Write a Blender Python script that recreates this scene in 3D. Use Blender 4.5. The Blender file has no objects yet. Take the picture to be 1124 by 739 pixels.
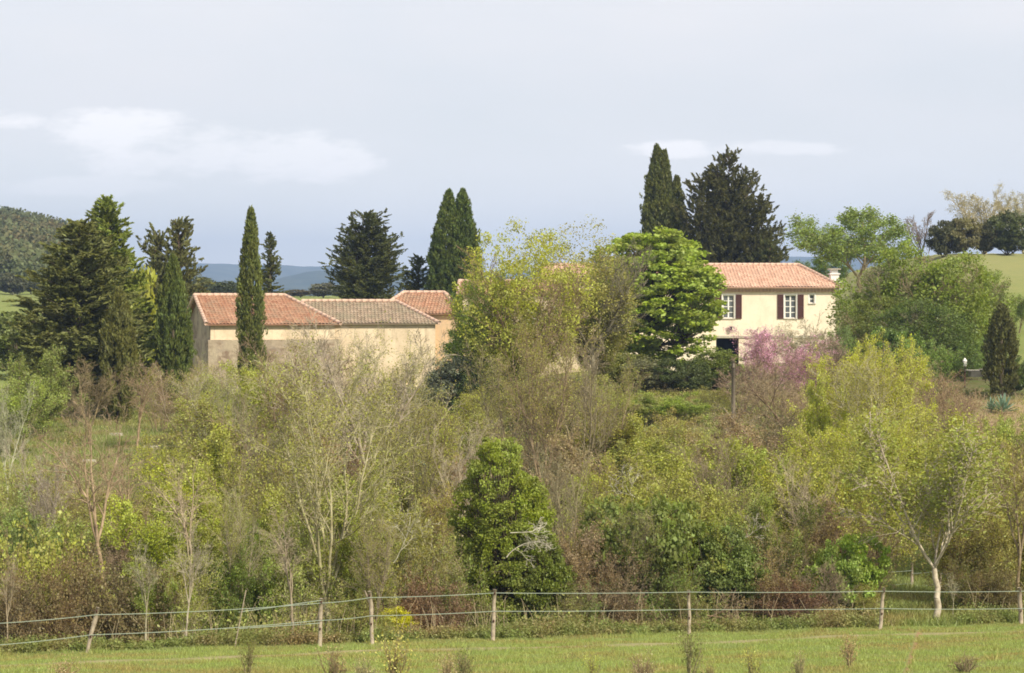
import bpy, math, random
import numpy as np
C = bpy.context.scene.collection
sc = bpy.context.scene
F = 2500.0; CX = 562.0; HY = 330.0; EZ = 8.4      # lens and horizon of the photograph (1124 px wide)
PI = math.pi

# ------------------------------------------------------------------ terrain
def sstep(a, b, x):
    t = np.clip((np.asarray(x, float) - a) / (b - a), 0, 1)
    return t * t * (3 - 2 * t)
def fence_y(X): return 51 + .472 * (np.clip(X, -30, 30) + 9.5)
def fence_z(X): return .5 - .04 * (np.clip(X, -30, 30) + 9.5)
LP = np.array([(50, -.9), (70, -.9), (80, -.6), (92, .2), (105, 1.4), (118, 2.0), (128, 2.4), (160, 2.9), (200, 5.2), (260, 8.3), (400, 9.2), (9000, 9.2)])
RP = np.array([(50, -.8), (70, -.8), (80, -.3), (90, .7), (102, 2.0), (112, 2.8), (124, 3.15), (132, 3.7), (165, 4.0), (200, 6.0), (260, 8.3), (400, 9.2), (9000, 9.2)])
def ground(X, Y):
    X = np.asarray(X, float); Y = np.asarray(Y, float)
    d = Y - fence_y(X)
    zf = fence_z(X)
    field = zf + np.clip(-d, 0, 90) * .11 - .03 * np.exp(-((d + 1.6) / .5) ** 2)
    w = sstep(-10, 8, X)
    prof = np.interp(Y, LP[:, 0], LP[:, 1]) * (1 - w) + np.interp(Y, RP[:, 0], RP[:, 1]) * w
    z = field * (1 - sstep(0, 9, d)) + prof * sstep(0, 9, d)
    # pasture hill on the right, beyond the house
    z = z + 6.3 * sstep(24, 40, X - (Y - 190) * .05) * sstep(128, 205, Y) * (1 - sstep(500, 900, Y)) * (1 - .55 * sstep(205, 300, Y))
    # wooded hill far left
    pq = X / np.maximum(Y, 30) * F + CX
    hl = 16.5 * (1 - .30 * sstep(-20, 75, pq)) * (1 - sstep(62, 122, pq)) * (.45 + .55 * sstep(-900, -150, pq)) * (1 + .12 * np.sin(pq * .02)) * sstep(300, 600, Y) * (1 - sstep(700, 1300, Y))
    z = z + hl
    n = .10 * np.sin(X * .7 + 1.3 * np.sin(Y * .31)) * np.sin(Y * .53 + X * .2) + .05 * np.sin(X * 1.9 + Y * 1.1)
    z = z + n * sstep(1, 8, d) + .025 * np.sin(X * 1.3 + Y * .8) * np.sin(Y * 1.1)
    return z
def gz(x, y): return float(ground(x, y))
def X_at(px, Y): return (px - CX) / F * Y
def Z_at(py, Y): return EZ + (HY - py) / F * Y

# ------------------------------------------------------------------ objects
def link(o, parent=None):
    C.objects.link(o)
    if parent is not None: o.parent = parent
    return o
def tag(o, label=None, cat=None, group=None, kind=None):
    if label: o['label'] = label
    if cat: o['category'] = cat
    if group: o['group'] = group
    if kind: o['kind'] = kind
    return o
def thing(name, label, cat, loc=(0, 0, 0), rz=0, group=None):
    o = bpy.data.objects.new(name, None); o.empty_display_size = .2
    o.location = loc; o.rotation_euler = (0, 0, rz)
    link(o); return tag(o, label, cat, group)
def obj(name, me, mat, parent=None, color=None):
    o = bpy.data.objects.new(name, me); link(o, parent)
    if mat is not None and len(me.materials) == 0: me.materials.append(mat)
    if color: o.color = (*color, 1)
    return o
def npmesh(name, V, Fc, tint=None, smooth=False):
    """V (n,3); Fc (m,k) all faces of k corners"""
    me = bpy.data.meshes.new(name)
    V = np.asarray(V, np.float32); Fc = np.asarray(Fc, np.int32)
    m, k = Fc.shape
    me.vertices.add(len(V)); me.vertices.foreach_set('co', V.ravel())
    me.loops.add(m * k); me.loops.foreach_set('vertex_index', Fc.ravel())
    me.polygons.add(m); me.polygons.foreach_set('loop_start', np.arange(0, m * k, k, dtype=np.int32))
    me.polygons.foreach_set('loop_total', np.full(m, k, np.int32))
    if smooth: me.polygons.foreach_set('use_smooth', np.ones(m, bool))
    if tint is not None:
        a = me.attributes.new('tint', 'FLOAT', 'FACE'); a.data.foreach_set('value', np.asarray(tint, np.float32))
    me.update(calc_edges=True)
    return me
class MB:
    """collects faces of any size into one mesh"""
    def __init__(s): s.v = []; s.f = []; s.t = []
    def face(s, pts, t=.5):
        n = len(s.v); s.v += [tuple(p) for p in pts]; s.f.append(tuple(range(n, n + len(pts)))); s.t.append(t)
    def box(s, x0, x1, y0, y1, z0, z1, rot=0, piv=None, t=.5):
        P = [(x, y, z) for z in (z0, z1) for (x, y) in ((x0, y0), (x1, y0), (x1, y1), (x0, y1))]
        if rot:
            c, q = math.cos(rot), math.sin(rot); px, py = piv or ((x0 + x1) / 2, (y0 + y1) / 2)
            P = [(px + (x - px) * c - (y - py) * q, py + (x - px) * q + (y - py) * c, z) for x, y, z in P]
        n = len(s.v); s.v += P
        for f in ((0, 3, 2, 1), (4, 5, 6, 7), (0, 1, 5, 4), (1, 2, 6, 5), (2, 3, 7, 6), (3, 0, 4, 7)):
            s.f.append(tuple(n + i for i in f)); s.t.append(t)
    def tube(s, pts, radii, k=8, t=.5, cap=True):
        rings = []
        for i, p in enumerate(pts):
            a = np.array(pts[max(i - 1, 0)], float); b = np.array(pts[min(i + 1, len(pts) - 1)], float)
            d = b - a; d /= np.linalg.norm(d) + 1e-9
            u = np.cross(d, (0, 0, 1.0) if abs(d[2]) < .9 else (1.0, 0, 0)); u /= np.linalg.norm(u); w = np.cross(d, u)
            r = radii[i] if hasattr(radii, '__len__') else radii
            n = len(s.v); rings.append(n)
            for j in range(k):
                a_ = 2 * PI * j / k; s.v.append(tuple(np.array(p) + r * (math.cos(a_) * u + math.sin(a_) * w)))
        for i in range(len(rings) - 1):
            for j in range(k):
                s.f.append((rings[i] + j, rings[i] + (j + 1) % k, rings[i + 1] + (j + 1) % k, rings[i + 1] + j)); s.t.append(t)
        if cap:
            s.f.append(tuple(rings[0] + j for j in range(k))); s.f.append(tuple(rings[-1] + j for j in range(k))[::-1]); s.t += [t, t]
    def build(s, name, mat, parent=None, color=None, smooth=False):
        me = bpy.data.meshes.new(name); me.from_pydata(s.v, [], s.f)
        a = me.attributes.new('tint', 'FLOAT', 'FACE'); a.data.foreach_set('value', np.asarray(s.t, np.float32))
        if smooth: me.polygons.foreach_set('use_smooth', np.ones(len(s.f), bool))
        me.update(); return obj(name, me, mat, parent, color)

# ------------------------------------------------------------------ materials
def newmat(name):
    m = bpy.data.materials.new(name); m.use_nodes = True; m.node_tree.nodes.clear()
    return m, m.node_tree.nodes, m.node_tree.links
def mix(n, l, fac, a, b, mode='MIX'):
    x = n.new('ShaderNodeMix'); x.data_type = 'RGBA'; x.blend_type = mode
    for sock, v in ((x.inputs[0], fac), (x.inputs[6], a), (x.inputs[7], b)):
        if isinstance(v, bpy.types.NodeSocket): l.new(v, sock)
        elif isinstance(v, (int, float)): sock.default_value = v
        else: sock.default_value = (*v, 1)
    return x.outputs[2]
def noise(n, l, scale, detail=4, rough=.55, coord='Object', vec=None):
    t = n.new('ShaderNodeTexNoise'); t.inputs['Scale'].default_value = scale; t.inputs['Detail'].default_value = detail; t.inputs['Roughness'].default_value = rough
    if vec is None:
        tc = n.new('ShaderNodeTexCoord'); vec = tc.outputs[coord]
    l.new(vec, t.inputs['Vector']); return t.outputs['Fac']
def mr(n, l, src, a, b, c=0.0, d=1.0, smooth=False):
    x = n.new('ShaderNodeMapRange'); x.inputs[1].default_value = a; x.inputs[2].default_value = b; x.inputs[3].default_value = c; x.inputs[4].default_value = d
    if smooth: x.interpolation_type = 'SMOOTHSTEP'
    l.new(src, x.inputs[0]); return x.outputs[0]
def attr(n, name):
    a = n.new('ShaderNodeAttribute'); a.attribute_name = name; return a
def math_(n, l, op, a, b=None):
    x = n.new('ShaderNodeMath'); x.operation = op
    for s_, v in ((x.inputs[0], a), (x.inputs[1], b)):
        if v is None: continue
        if isinstance(v, bpy.types.NodeSocket): l.new(v, s_)
        else: s_.default_value = v
    return x.outputs[0]

def leaf_material(name, second=None, nscale=.9, transl=.35, amount=.6, gloss=.018):
    m, n, l = newmat(name)
    oi = n.new('ShaderNodeObjectInfo'); base = oi.outputs['Color']
    tn = attr(n, 'tint').outputs['Fac']
    geo = n.new('ShaderNodeNewGeometry')
    nz = noise(n, l, nscale, 3, .6, vec=geo.outputs['Position'])
    col = base
    if second is not None:
        col = mix(n, l, mr(n, l, nz, .45, .62, 0, amount), col, second)
    hs = n.new('ShaderNodeHueSaturation'); l.new(col, hs.inputs['Color'])
    l.new(mr(n, l, tn, 0, 1, .468, .504), hs.inputs['Hue']); l.new(mr(n, l, nz, .3, .7, .85, 1.1), hs.inputs['Saturation'])
    l.new(mr(n, l, tn, 0, 1, .62, 1.42), hs.inputs['Value'])
    col = hs.outputs['Color']
    d = n.new('ShaderNodeBsdfDiffuse'); t = n.new('ShaderNodeBsdfTranslucent')
    l.new(col, d.inputs['Color']); l.new(mix(n, l, 1, col, (1.15, 1.1, .6), 'MULTIPLY'), t.inputs['Color'])
    s1 = n.new('ShaderNodeMixShader'); s1.inputs[0].default_value = transl; l.new(d.outputs[0], s1.inputs[1]); l.new(t.outputs[0], s1.inputs[2])
    g = n.new('ShaderNodeBsdfGlossy'); g.inputs['Roughness'].default_value = .45; g.inputs['Color'].default_value = (.8, .85, .8, 1)
    s2 = n.new('ShaderNodeMixShader'); s2.inputs[0].default_value = gloss; l.new(s1.outputs[0], s2.inputs[1]); l.new(g.outputs[0], s2.inputs[2])
    o = n.new('ShaderNodeOutputMaterial'); l.new(s2.outputs[0], o.inputs[0]); return m
def bark_material():
    m, n, l = newmat('bark')
    oi = n.new('ShaderNodeObjectInfo'); geo = n.new('ShaderNodeNewGeometry')
    n1 = noise(n, l, 3.0, 5, .7, vec=geo.outputs['Position']); n2 = noise(n, l, 14, 3, .6, vec=geo.outputs['Position'])
    col = mix(n, l, mr(n, l, n1, .35, .65), mix(n, l, 1, oi.outputs['Color'], (.55, .5, .42), 'MULTIPLY'), mix(n, l, 1, oi.outputs['Color'], (1.25, 1.25, 1.15), 'MULTIPLY'))
    col = mix(n, l, mr(n, l, n2, .3, .7, 0, .5), col, mix(n, l, 1, oi.outputs['Color'], (.6, .62, .5), 'MULTIPLY'))
    d = n.new('ShaderNodeBsdfDiffuse'); l.new(col, d.inputs['Color'])
    o = n.new('ShaderNodeOutputMaterial'); l.new(d.outputs[0], o.inputs[0]); return m
def plain(name, colA, colB, scale=3.0, rough=.85, bump=0, use_tint=False, lo=.35, hi=.65, detail=5, spec=.3):
    m, n, l = newmat(name)
    nz = noise(n, l, scale, detail, .65)
    col = mix(n, l, mr(n, l, nz, lo, hi), colA, colB)
    if use_tint:
        hs = n.new('ShaderNodeHueSaturation'); l.new(col, hs.inputs['Color'])
        tn = attr(n, 'tint').outputs['Fac']; l.new(mr(n, l, tn, 0, 1, .65, 1.3), hs.inputs['Value']); l.new(mr(n, l, tn, 0, 1, .485, .515), hs.inputs['Hue'])
        col = hs.outputs['Color']
    b = n.new('ShaderNodeBsdfPrincipled'); l.new(col, b.inputs['Base Color']); b.inputs['Roughness'].default_value = rough; b.inputs['Specular IOR Level'].default_value = spec
    if bump:
        bp = n.new('ShaderNodeBump'); bp.inputs['Strength'].default_value = bump; bp.inputs['Distance'].default_value = .02
        l.new(noise(n, l, scale * 6, 4, .6), bp.inputs['Height']); l.new(bp.outputs[0], b.inputs['Normal'])
    o = n.new('ShaderNodeOutputMaterial'); l.new(b.outputs[0], o.inputs[0]); return m
M_leaf = leaf_material('leaf', None, .9)
M_leafmix = leaf_material('leaf_with_dry', (.30, .25, .09), .8, .38, .4)
M_conifer = leaf_material('conifer', (.125, .125, .045), .9, .2, .4, .012)
M_flower = leaf_material('flower', (.42, .26, .30), 1.5, .3, .5, 0)
M_bark = bark_material()
M_under = leaf_material('undergrowth', (.30, .235, .12), .4, .35, .85)
M_wood_far = leaf_material('far_wood', (.17, .14, .07), .03, .2, 1.0, 0)
M_bramble = leaf_material('bramble_leaf', (.25, .19, .09), 1.1, .35, .6)
M_grass = leaf_material('grass', (.34, .29, .12), .45, .35, .9)

# ------------------------------------------------------------------ plants
def unit(v): return v / (np.linalg.norm(v, axis=-1, keepdims=True) + 1e-9)
def leafquads(rs, Cn, length, width, dirs=None, spread=1.0):
    N = len(Cn)
    a = unit(rs.normal(size=(N, 3)))
    if dirs is not None: a = unit(np.asarray(dirs) + spread * a)
    b = unit(np.cross(a, rs.normal(size=(N, 3))))
    q = rs.uniform(.4, 1.0, (N, 1)) ** 1.3 * 1.65; L = length * q * rs.uniform(.8, 1.2, (N, 1)) / 2; W = width * q * rs.uniform(.8, 1.2, (N, 1)) / 2
    V = np.stack([Cn - a * L, Cn - b * W + a * L * .1, Cn + a * L, Cn + b * W + a * L * .1], 1)
    return V
def leafmesh(name, rs, V, tint=None):
    N = len(V)
    if tint is None: tint = rs.random(N)
    return npmesh(name, V.reshape(-1, 3), np.arange(4 * N).reshape(N, 4), tint)
def clump_leaves(rs, cen, rad, n, flat=.7, shell=.6):
    """leaf centres around clump centres; rad (k,) ; n per clump"""
    k = len(cen); d = unit(rs.normal(size=(k, n, 3))); r = rs.random((k, n, 1)) ** (1 / (1 + 2 * shell))
    P = d * r * np.asarray(rad).reshape(k, 1, 1); P[..., 2] *= flat
    return (cen[:, None, :] + P).reshape(-1, 3), np.repeat(rs.uniform(0, 1, k), n)
def segs_mesh(name, S):
    """S rows: x0 y0 z0 x1 y1 z1 r0 r1"""
    S = np.asarray(S, float); Vs = []; Fs = []; off = 0
    for k, sel in ((7, S[:, 6] > .028), (3, S[:, 6] <= .028)):
        T = S[sel]
        if not len(T): continue
        p, q = T[:, :3], T[:, 3:6]; d = unit(q - p)
        ref = np.where(np.abs(d[:, 2:3]) < .9, [[0, 0, 1.]], [[1., 0, 0]])
        u = unit(np.cross(d, ref)); w = np.cross(d, u)
        an = 2 * PI * np.arange(k) / k
        ring = np.cos(an)[None, :, None] * u[:, None] + np.sin(an)[None, :, None] * w[:, None]
        A = p[:, None] + ring * T[:, 6][:, None, None]; B = q[:, None] + ring * T[:, 7][:, None, None]
        V = np.concatenate([A, B], 1).reshape(-1, 3); N = len(T)
        b = (np.arange(N) * 2 * k)[:, None] + off; j = np.arange(k)[None]
        Fq = np.stack([b + j, b + (j + 1) % k, b + k + (j + 1) % k, b + k + j], -1).reshape(-1, 4)
        Vs.append(V); Fs.append(Fq); off += len(V)
    return npmesh(name, np.concatenate(Vs), np.concatenate(Fs), smooth=True)
def grow(seed, stems, levels, rmin=.006, env=None):
    """stems: (p, d, L, r). levels[i]: n children, ratio, angle, start, wob, up, nseg"""
    R = random.Random(seed); g = R.gauss; S = []; tips = []
    st = [(p, d, L, r, 0) for p, d, L, r in stems]
    nl = len(levels)
    while st:
        p, d, L, r, lv = st.pop()
        n, ratio, ang, start, wob, up, nseg = levels[lv]
        step = L / nseg; x, y, z = p; dx, dy, dz = d; pts = [(x, y, z, dx, dy, dz, r)]
        for i in range(nseg):
            dx += g(0, wob); dy += g(0, wob); dz += g(0, wob) + up
            m = math.sqrt(dx * dx + dy * dy + dz * dz) or 1; dx /= m; dy /= m; dz /= m
            r1 = max(rmin, r * (1 - .72 * (i + 1) / nseg)); r0 = pts[-1][6]
            nx, ny, nz = x + dx * step, y + dy * step, z + dz * step
            S.append((x, y, z, nx, ny, nz, r0, r1)); x, y, z = nx, ny, nz
            pts.append((x, y, z, dx, dy, dz, r1))
            if lv >= nl - 2: tips.append((x, y, z, lv))
        if lv + 1 < nl:
            nn = n if n >= 1 and isinstance(n, int) else int(n)
            for c in range(nn):
                t = start + (1 - start) * (c + R.random()) / nn
                f = t * nseg; i = min(int(f), nseg - 1); fr = f - i
                a, b = pts[i], pts[i + 1]
                q = tuple(a[k] + (b[k] - a[k]) * fr for k in range(3)); dd = b[3:6]
                rr = (a[6] + (b[6] - a[6]) * fr)
                # rotate dd by angle
                an = ang * R.uniform(.6, 1.3); vx, vy, vz = g(0, 1), g(0, 1), g(0, 1)
                dot = vx * dd[0] + vy * dd[1] + vz * dd[2]; vx -= dot * dd[0]; vy -= dot * dd[1]; vz -= dot * dd[2]
                m = math.sqrt(vx * vx + vy * vy + vz * vz) or 1; ca, sa = math.cos(an), math.sin(an) / m
                nd = (dd[0] * ca + vx * sa, dd[1] * ca + vy * sa, dd[2] * ca + vz * sa)
                st.append((q, nd, L * ratio * R.uniform(.6, 1.2) * (1.15 - .5 * t), max(rmin, rr * .62), lv + 1))
    return S, np.array(tips)

class Proto: pass
def measure(meshes):
    P = []
    for me in meshes:
        if me is None: continue
        a = np.empty(len(me.vertices) * 3, np.float32); me.vertices.foreach_get('co', a); P.append(a.reshape(-1, 3)[::5])
    P = np.concatenate(P)
    h = np.percentile(P[:, 2], 99.6); w = max(np.percentile(P[:, 0], 98.5) - np.percentile(P[:, 0], 1.5), .3)
    return h, w, (np.percentile(P[:, 0], 98.5) + np.percentile(P[:, 0], 1.5)) / 2
def mkproto(wood, leaf, wname='trunk', lname='crown', lmat=None):
    p = Proto(); p.wood, p.leaf, p.wn, p.ln, p.lm = wood, leaf, wname, lname, lmat or M_leaf
    p.H, p.W, p.cx = measure([wood, leaf] if leaf is None or wood is None else [leaf]); return p

def shrub_proto(seed, H=3.5, W=3.0, stems=10, nleaf=9000, leaf=.06, bare=False, spread=.5, lmat=None, twig=.007, up=.05, kids=(5, 6, 4)):
    R = random.Random(seed); rs = np.random.RandomState(seed)
    st = []
    for i in range(stems):
        a = R.uniform(0, 2 * PI); q = R.random() ** .6 * spread
        d = unit(np.array([math.cos(a) * q, math.sin(a) * q, 1.0]))
        st.append(((math.cos(a) * q * W * .15, math.sin(a) * q * W * .15, -.15), tuple(d), H * R.uniform(.65, 1.0), R.uniform(.018, .035)))
    S, tips = grow(seed, st, [(kids[0], .55, .6, .25, .10, up, 6), (kids[1], .55, .65, .2, .16, .02, 4), (kids[2], .5, .7, .2, .2, .02, 3), (0, 0, 0, 0, .2, 0, 2)], twig)
    wood = segs_mesh('shrub_stems', S)
    lf = None
    if nleaf:
        T = tips[:, :3]; sel = rs.randint(0, len(T), nleaf)
        Pn = T[sel] + rs.normal(0, .09, (nleaf, 3)); Pn[:, 2] = np.maximum(Pn[:, 2], .03)
        lf = leafmesh('shrub_leaves', rs, leafquads(rs, Pn, leaf * 1.3, leaf * .8))
    return mkproto(wood, lf, 'stem', 'foliage', lmat)
def mound_proto(seed, H=1.8, W=3.0, n=9000, leaf=.07, canes=30, lmat=None):
    R = random.Random(seed); rs = np.random.RandomState(seed); st = []
    for i in range(canes):
        a = R.uniform(0, 2 * PI); rr = R.random() * W * .38
        d = unit(np.array([R.gauss(0, .5), R.gauss(0, .5), 1.0]))
        st.append(((math.cos(a) * rr, math.sin(a) * rr, -.1), tuple(d), H * R.uniform(.8, 1.5), .012))
    S, tips = grow(seed, st, [(6, .4, .7, .2, .16, -.08, 8), (4, .5, .7, .2, .2, -.03, 3), (0, 0, 0, 0, .2, 0, 2)], .006)
    T = tips[:, :3]; T = T[T[:, 2] > 0]
    Pn = T[rs.randint(0, len(T), n)] + rs.normal(0, .08, (n, 3)); Pn[:, 2] = np.abs(Pn[:, 2])
    return mkproto(segs_mesh('bramble_canes', S), leafmesh('bramble_leaves', rs, leafquads(rs, Pn, leaf * 1.2, leaf)), 'cane', 'foliage', lmat)
def blob_centres(rs, n, rx, ry, rz, cz, rough=.18, inner=.35, lobes=7):
    """points mostly near the surface of a lumpy ellipsoid"""
    d = unit(rs.normal(size=(n, 3)))
    L = unit(rs.normal(size=(lobes, 3))); k = (np.clip(d @ L.T, 0, 1) ** 6).max(1)
    r = (1 - rough + 2 * rough * k) * np.where(rs.random(n) < inner, rs.uniform(.35, .85, n), rs.uniform(.85, 1, n))
    P = d * r[:, None] * np.array([rx, ry, rz]); P[:, 2] += cz
    return P
def broadleaf(seed, H, W, leaf=.13, nclump=220, per=110, crad=.55, base=.25, trunk_r=.16, flat=.6, droop=0, inner=.35, rough=.2, lobes=8, lmat=None, limbs=True, nwood=1.0):
    rs = np.random.RandomState(seed); R = random.Random(seed)
    cz = H * (1 + base) / 2; rz = H * (1 - base) / 2
    cen = blob_centres(rs, nclump, W / 2 - crad * .5, W / 2 - crad * .5, rz - crad * .4, cz, rough, inner, lobes)
    P, ct = clump_leaves(rs, cen, crad * rs.uniform(.6, 1.25, nclump), per, flat, .5)
    V = leafquads(rs, P, leaf * 1.25, leaf * .85, dirs=np.array([[0, 0, -droop]]), spread=1) if droop else leafquads(rs, P, leaf * 1.25, leaf * .85)
    lf = leafmesh('crown_leaves', rs, V, .6 * rs.random(len(V)) + .4 * ct)
    S = []
    top = np.array([0, 0, H * base * 1.15]); S.append((0, 0, -.4, 0, 0, H * base * .5, trunk_r, trunk_r * .85)); S.append((0, 0, H * base * .5, *top, trunk_r * .85, trunk_r * .7))
    hubs = [top + np.array([R.gauss(0, W * .13), R.gauss(0, W * .13), H * R.uniform(.12, .4)]) for _ in range(7)]
    for h in hubs:
        m = (top + h) / 2 + np.array([R.gauss(0, .12), R.gauss(0, .12), 0]); S.append((*top, *m, trunk_r * .5, trunk_r * .4)); S.append((*m, *h, trunk_r * .4, trunk_r * .28))
    for c in cen[:int(nclump * nwood)]:
        h = min(hubs, key=lambda q: np.sum((q - c) ** 2)); m = h * .45 + c * .55 + rs.normal(0, .15, 3)
        S.append((*h, *m, trunk_r * .2, trunk_r * .12)); S.append((*m, *c, trunk_r * .12, .012))
    return mkproto(segs_mesh('tree_wood', S), lf, 'trunk', 'crown', lmat)
def cypress(seed, peaks, leaf=.13, dens=1.0, lmat=None):
    """peaks: (x, H, radius) columns standing together"""
    rs = np.random.RandomState(seed); Vs = []; Ts = []; S = []
    for (x0, H, r0) in peaks:
        nt = int(H * r0 * 95 * dens)
        z = rs.random(nt) ** .9; prof = np.minimum(1, (1 - z) * 2.5 + .015) ** .72 * np.minimum(1, .62 + z * 2.2)
        a = rs.uniform(0, 2 * PI, nt)
        lump = 1 + .13 * np.sin(a * 3 + z * 9 + seed) + .10 * np.sin(a * 4 - z * 21 + seed) + .05 * np.sin(a * 7 + z * 50)
        rr = r0 * prof * lump * np.where(rs.random(nt) < .06, rs.uniform(1, 1.2, nt), rs.uniform(.6, 1.02, nt))
        cen = np.stack([x0 + rr * np.cos(a), rr * np.sin(a), z * H * .985 + .1], 1)
        per = 26; P, ct = clump_leaves(rs, cen, np.full(nt, .16), per, 2.0, .6)
        out = np.repeat(np.stack([np.cos(a) * .35, np.sin(a) * .35, np.ones(nt)], 1), per, 0)
        Vs.append(leafquads(rs, P, leaf * 1.6, leaf * .55, out, .55)); Ts.append(.55 * rs.random(nt * per) + .45 * ct)
        S += [(x0, 0, -.5, x0, 0, H * .5, .15, .09), (x0, 0, H * .5, x0, 0, H * .93, .09, .02)]
    V = np.concatenate(Vs)
    return mkproto(segs_mesh('cypress_wood', S), leafmesh('cypress_crown', rs, V, np.concatenate(Ts)), 'trunk', 'crown', lmat or M_conifer)
def conifer(seed, H, W, tops=((0, 1.0),), leaf=.15, nb=150, power=.8, base=.04, tuft=.42, per=60, lift=.18, irr=.35, belly=.12, lmat=None, gapz=0):
    """layered evergreen: whorled branches carrying flattened tufts. tops: (x offset, relative height)"""
    rs = np.random.RandomState(seed); S = []; cen = []; rad = []; dirs = []
    for (xo, hr) in tops:
        Ht = H * hr; Rm = W / 2 * (hr ** 1.5 if xo else 1)
        S += [(xo * .3, 0, -.5, xo, 0, Ht * .4, .22, .15), (xo, 0, Ht * .4, xo, 0, Ht * .97, .15, .02)]
        n = int(nb * hr * 1.5); tuft_ = tuft * .78
        for i in range(n):
            t = base + (1 - base) * (i + rs.random()) / n
            rel = (t - base) / (1 - base)
            R_ = Rm * min(1, (rel + .02) / belly) ** .5 * (1 - rel) ** power + .12
            if rs.random() < gapz and rel > .15: R_ *= .45
            L = R_ * rs.uniform(1 - irr, 1 + irr * .35); a = rs.uniform(0, 2 * PI)
            d = np.array([math.cos(a), math.sin(a), lift * rs.uniform(.2, 1.6) + .5 * rel])
            p0 = np.array([xo, 0, t * Ht * .97]); p1 = p0 + d * L
            mid = (p0 + p1) / 2 - [0, 0, .06 * L]
            S += [(*p0, *mid, .03 + .02 * L / 3, .02), (*mid, *p1, .02, .008)]
            k = max(2, int(L / (tuft_ * .62)))
            for j in range(k):
                f = 1 - j / (k + .6) * .85
                c = (p0 + (p1 - p0) * f) + rs.normal(0, .15 * L ** .5, 3) * (.5 + f) * [1, 1, .9]
                cen.append(c); rad.append(tuft_ * rs.uniform(.5, 1.15) * (.65 + .45 * (1 - rel))); dirs.append(d)
    cen = np.array(cen); k = len(cen)
    # each tuft is a feathery spray running outward and a little upward from its branch
    sd = unit(unit(np.array(dirs)) + rs.normal(0, .42, (k, 3)) + [0, 0, .22]); rad = np.array(rad)
    t = rs.random((k, per, 1)); side = rs.normal(0, 1, (k, per, 3)) * [1, 1, .6]
    P = (cen[:, None] + sd[:, None] * (t - .25) * rad[:, None, None] * 2.5 + side * rad[:, None, None] * .34 * (1.12 - t)).reshape(-1, 3)
    ct = np.repeat(rs.random(k), per); dd = np.repeat(sd, per, 0)
    V = leafquads(rs, P, leaf * 1.3, leaf * .42, dd, .75)
    return mkproto(segs_mesh('conifer_wood', S), leafmesh('conifer_crown', rs, V, .55 * rs.random(len(V)) + .45 * ct), 'trunk', 'crown', lmat or M_conifer)
def baretree(seed, H, trunk=(0, 0), r=.12, fork=.25, forks=4, spread=.4, levels=None, nleaf=0, leaf=.06, rmin=.007, lsig=.1, lmat=None, lean=0.0):
    R = random.Random(seed); rs = np.random.RandomState(seed)
    hub = (lean * H * fork, 0, H * fork); S0 = []; NT = 7; q0 = (0, 0, -.3)
    for i in range(1, NT + 1):
        t = i / NT; wv = math.sin(t * PI) * r * 1.1; q1 = (hub[0] * t + wv * R.uniform(-.6, 1), wv * R.uniform(-.5, .5), -.3 + (hub[2] + .3) * t)
        if i == NT: q1 = hub
        S0.append((*q0, *q1, r * (1.3 - .45 * (i - 1) / NT) * (1.25 if i == 1 else 1), r * (1.3 - .45 * t))); q0 = q1
    st = []
    for i in range(forks):
        a = 2 * PI * i / forks + R.uniform(-.5, .5); q = spread * R.uniform(.5, 1.2)
        st.append((hub, tuple(unit(np.array([math.cos(a) * q + lean, math.sin(a) * q, 1.]))), H * (1 - fork) * R.uniform(.75, 1.02), r * R.uniform(.42, .68)))
    lv = levels or [(10, .42, .55, .15, .09, .05, 8), (6, .5, .6, .2, .13, .04, 5), (6, .5, .65, .2, .17, .02, 3), (0, 0, 0, 0, .2, 0, 2)]
    S, tips = grow(seed, st, lv, rmin)
    lf = None
    if nleaf:
        T = tips[:, :3]; Pn = T[rs.randint(0, len(T), nleaf)] + rs.normal(0, lsig, (nleaf, 3))
        lf = leafmesh('tree_leaves', rs, leafquads(rs, Pn, leaf * 1.3, leaf * .8))
    return mkproto(segs_mesh('tree_wood', S0 + S), lf, 'trunk', 'crown', lmat)

prng = random.Random(5)
def plant(proto, name, cat, label, px, Y, top, wpx, wood=(.2, .17, .13), leafc=(.13, .19, .035), group=None, rz=None, base=None, depthscale=None, sink=0):
    X = X_at(px, Y); z0 = gz(X, Y) if base is None else Z_at(base, Y)
    z0 -= sink
    H = max(.2, Z_at(top, Y) - z0); Wm = wpx / F * Y
    sz = H / proto.H; sx = Wm / proto.W
    if name.endswith(('shrub', 'bramble', 'bush')): sx = max(sx, sz / 1.45)
    if name == 'weed': sx = max(sx, sz / 1.8)
    rz = prng.uniform(0, 6.28) if rz is None else rz
    j = lambda c: tuple(max(0, v * prng.uniform(.93, 1.07)) for v in c)
    if proto.leaf is None:
        o = obj(name, proto.wood, M_bark, None, j(wood)); tag(o, label, cat, group)
    else:
        o = thing(name, label, cat, group=group)
        if proto.wood: obj(proto.wn, proto.wood, M_bark, o, j(wood))
        obj(proto.ln, proto.leaf, proto.lm, o, j(leafc))
    o.location = (X - (proto.cx * sx if rz == 0 else 0), Y, z0); o.scale = (sx, depthscale or sx, sz); o.rotation_euler = (0, 0, rz)
    return o

# ------------------------------------------------------------------ plant colours
YG = (.38, .45, .06); OL = (.33, .36, .08); GR = (.17, .24, .045); DG = (.05, .09, .022); BR = (.36, .29, .16); FR = (.14, .28, .03); GG = (.11, .145, .06); YL = (.36, .38, .04)
W1 = (.31, .26, .185); W2 = (.47, .42, .33); W3 = (.23, .17, .12); W4 = (.35, .27, .20); W5 = (.13, .10, .08)

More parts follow.
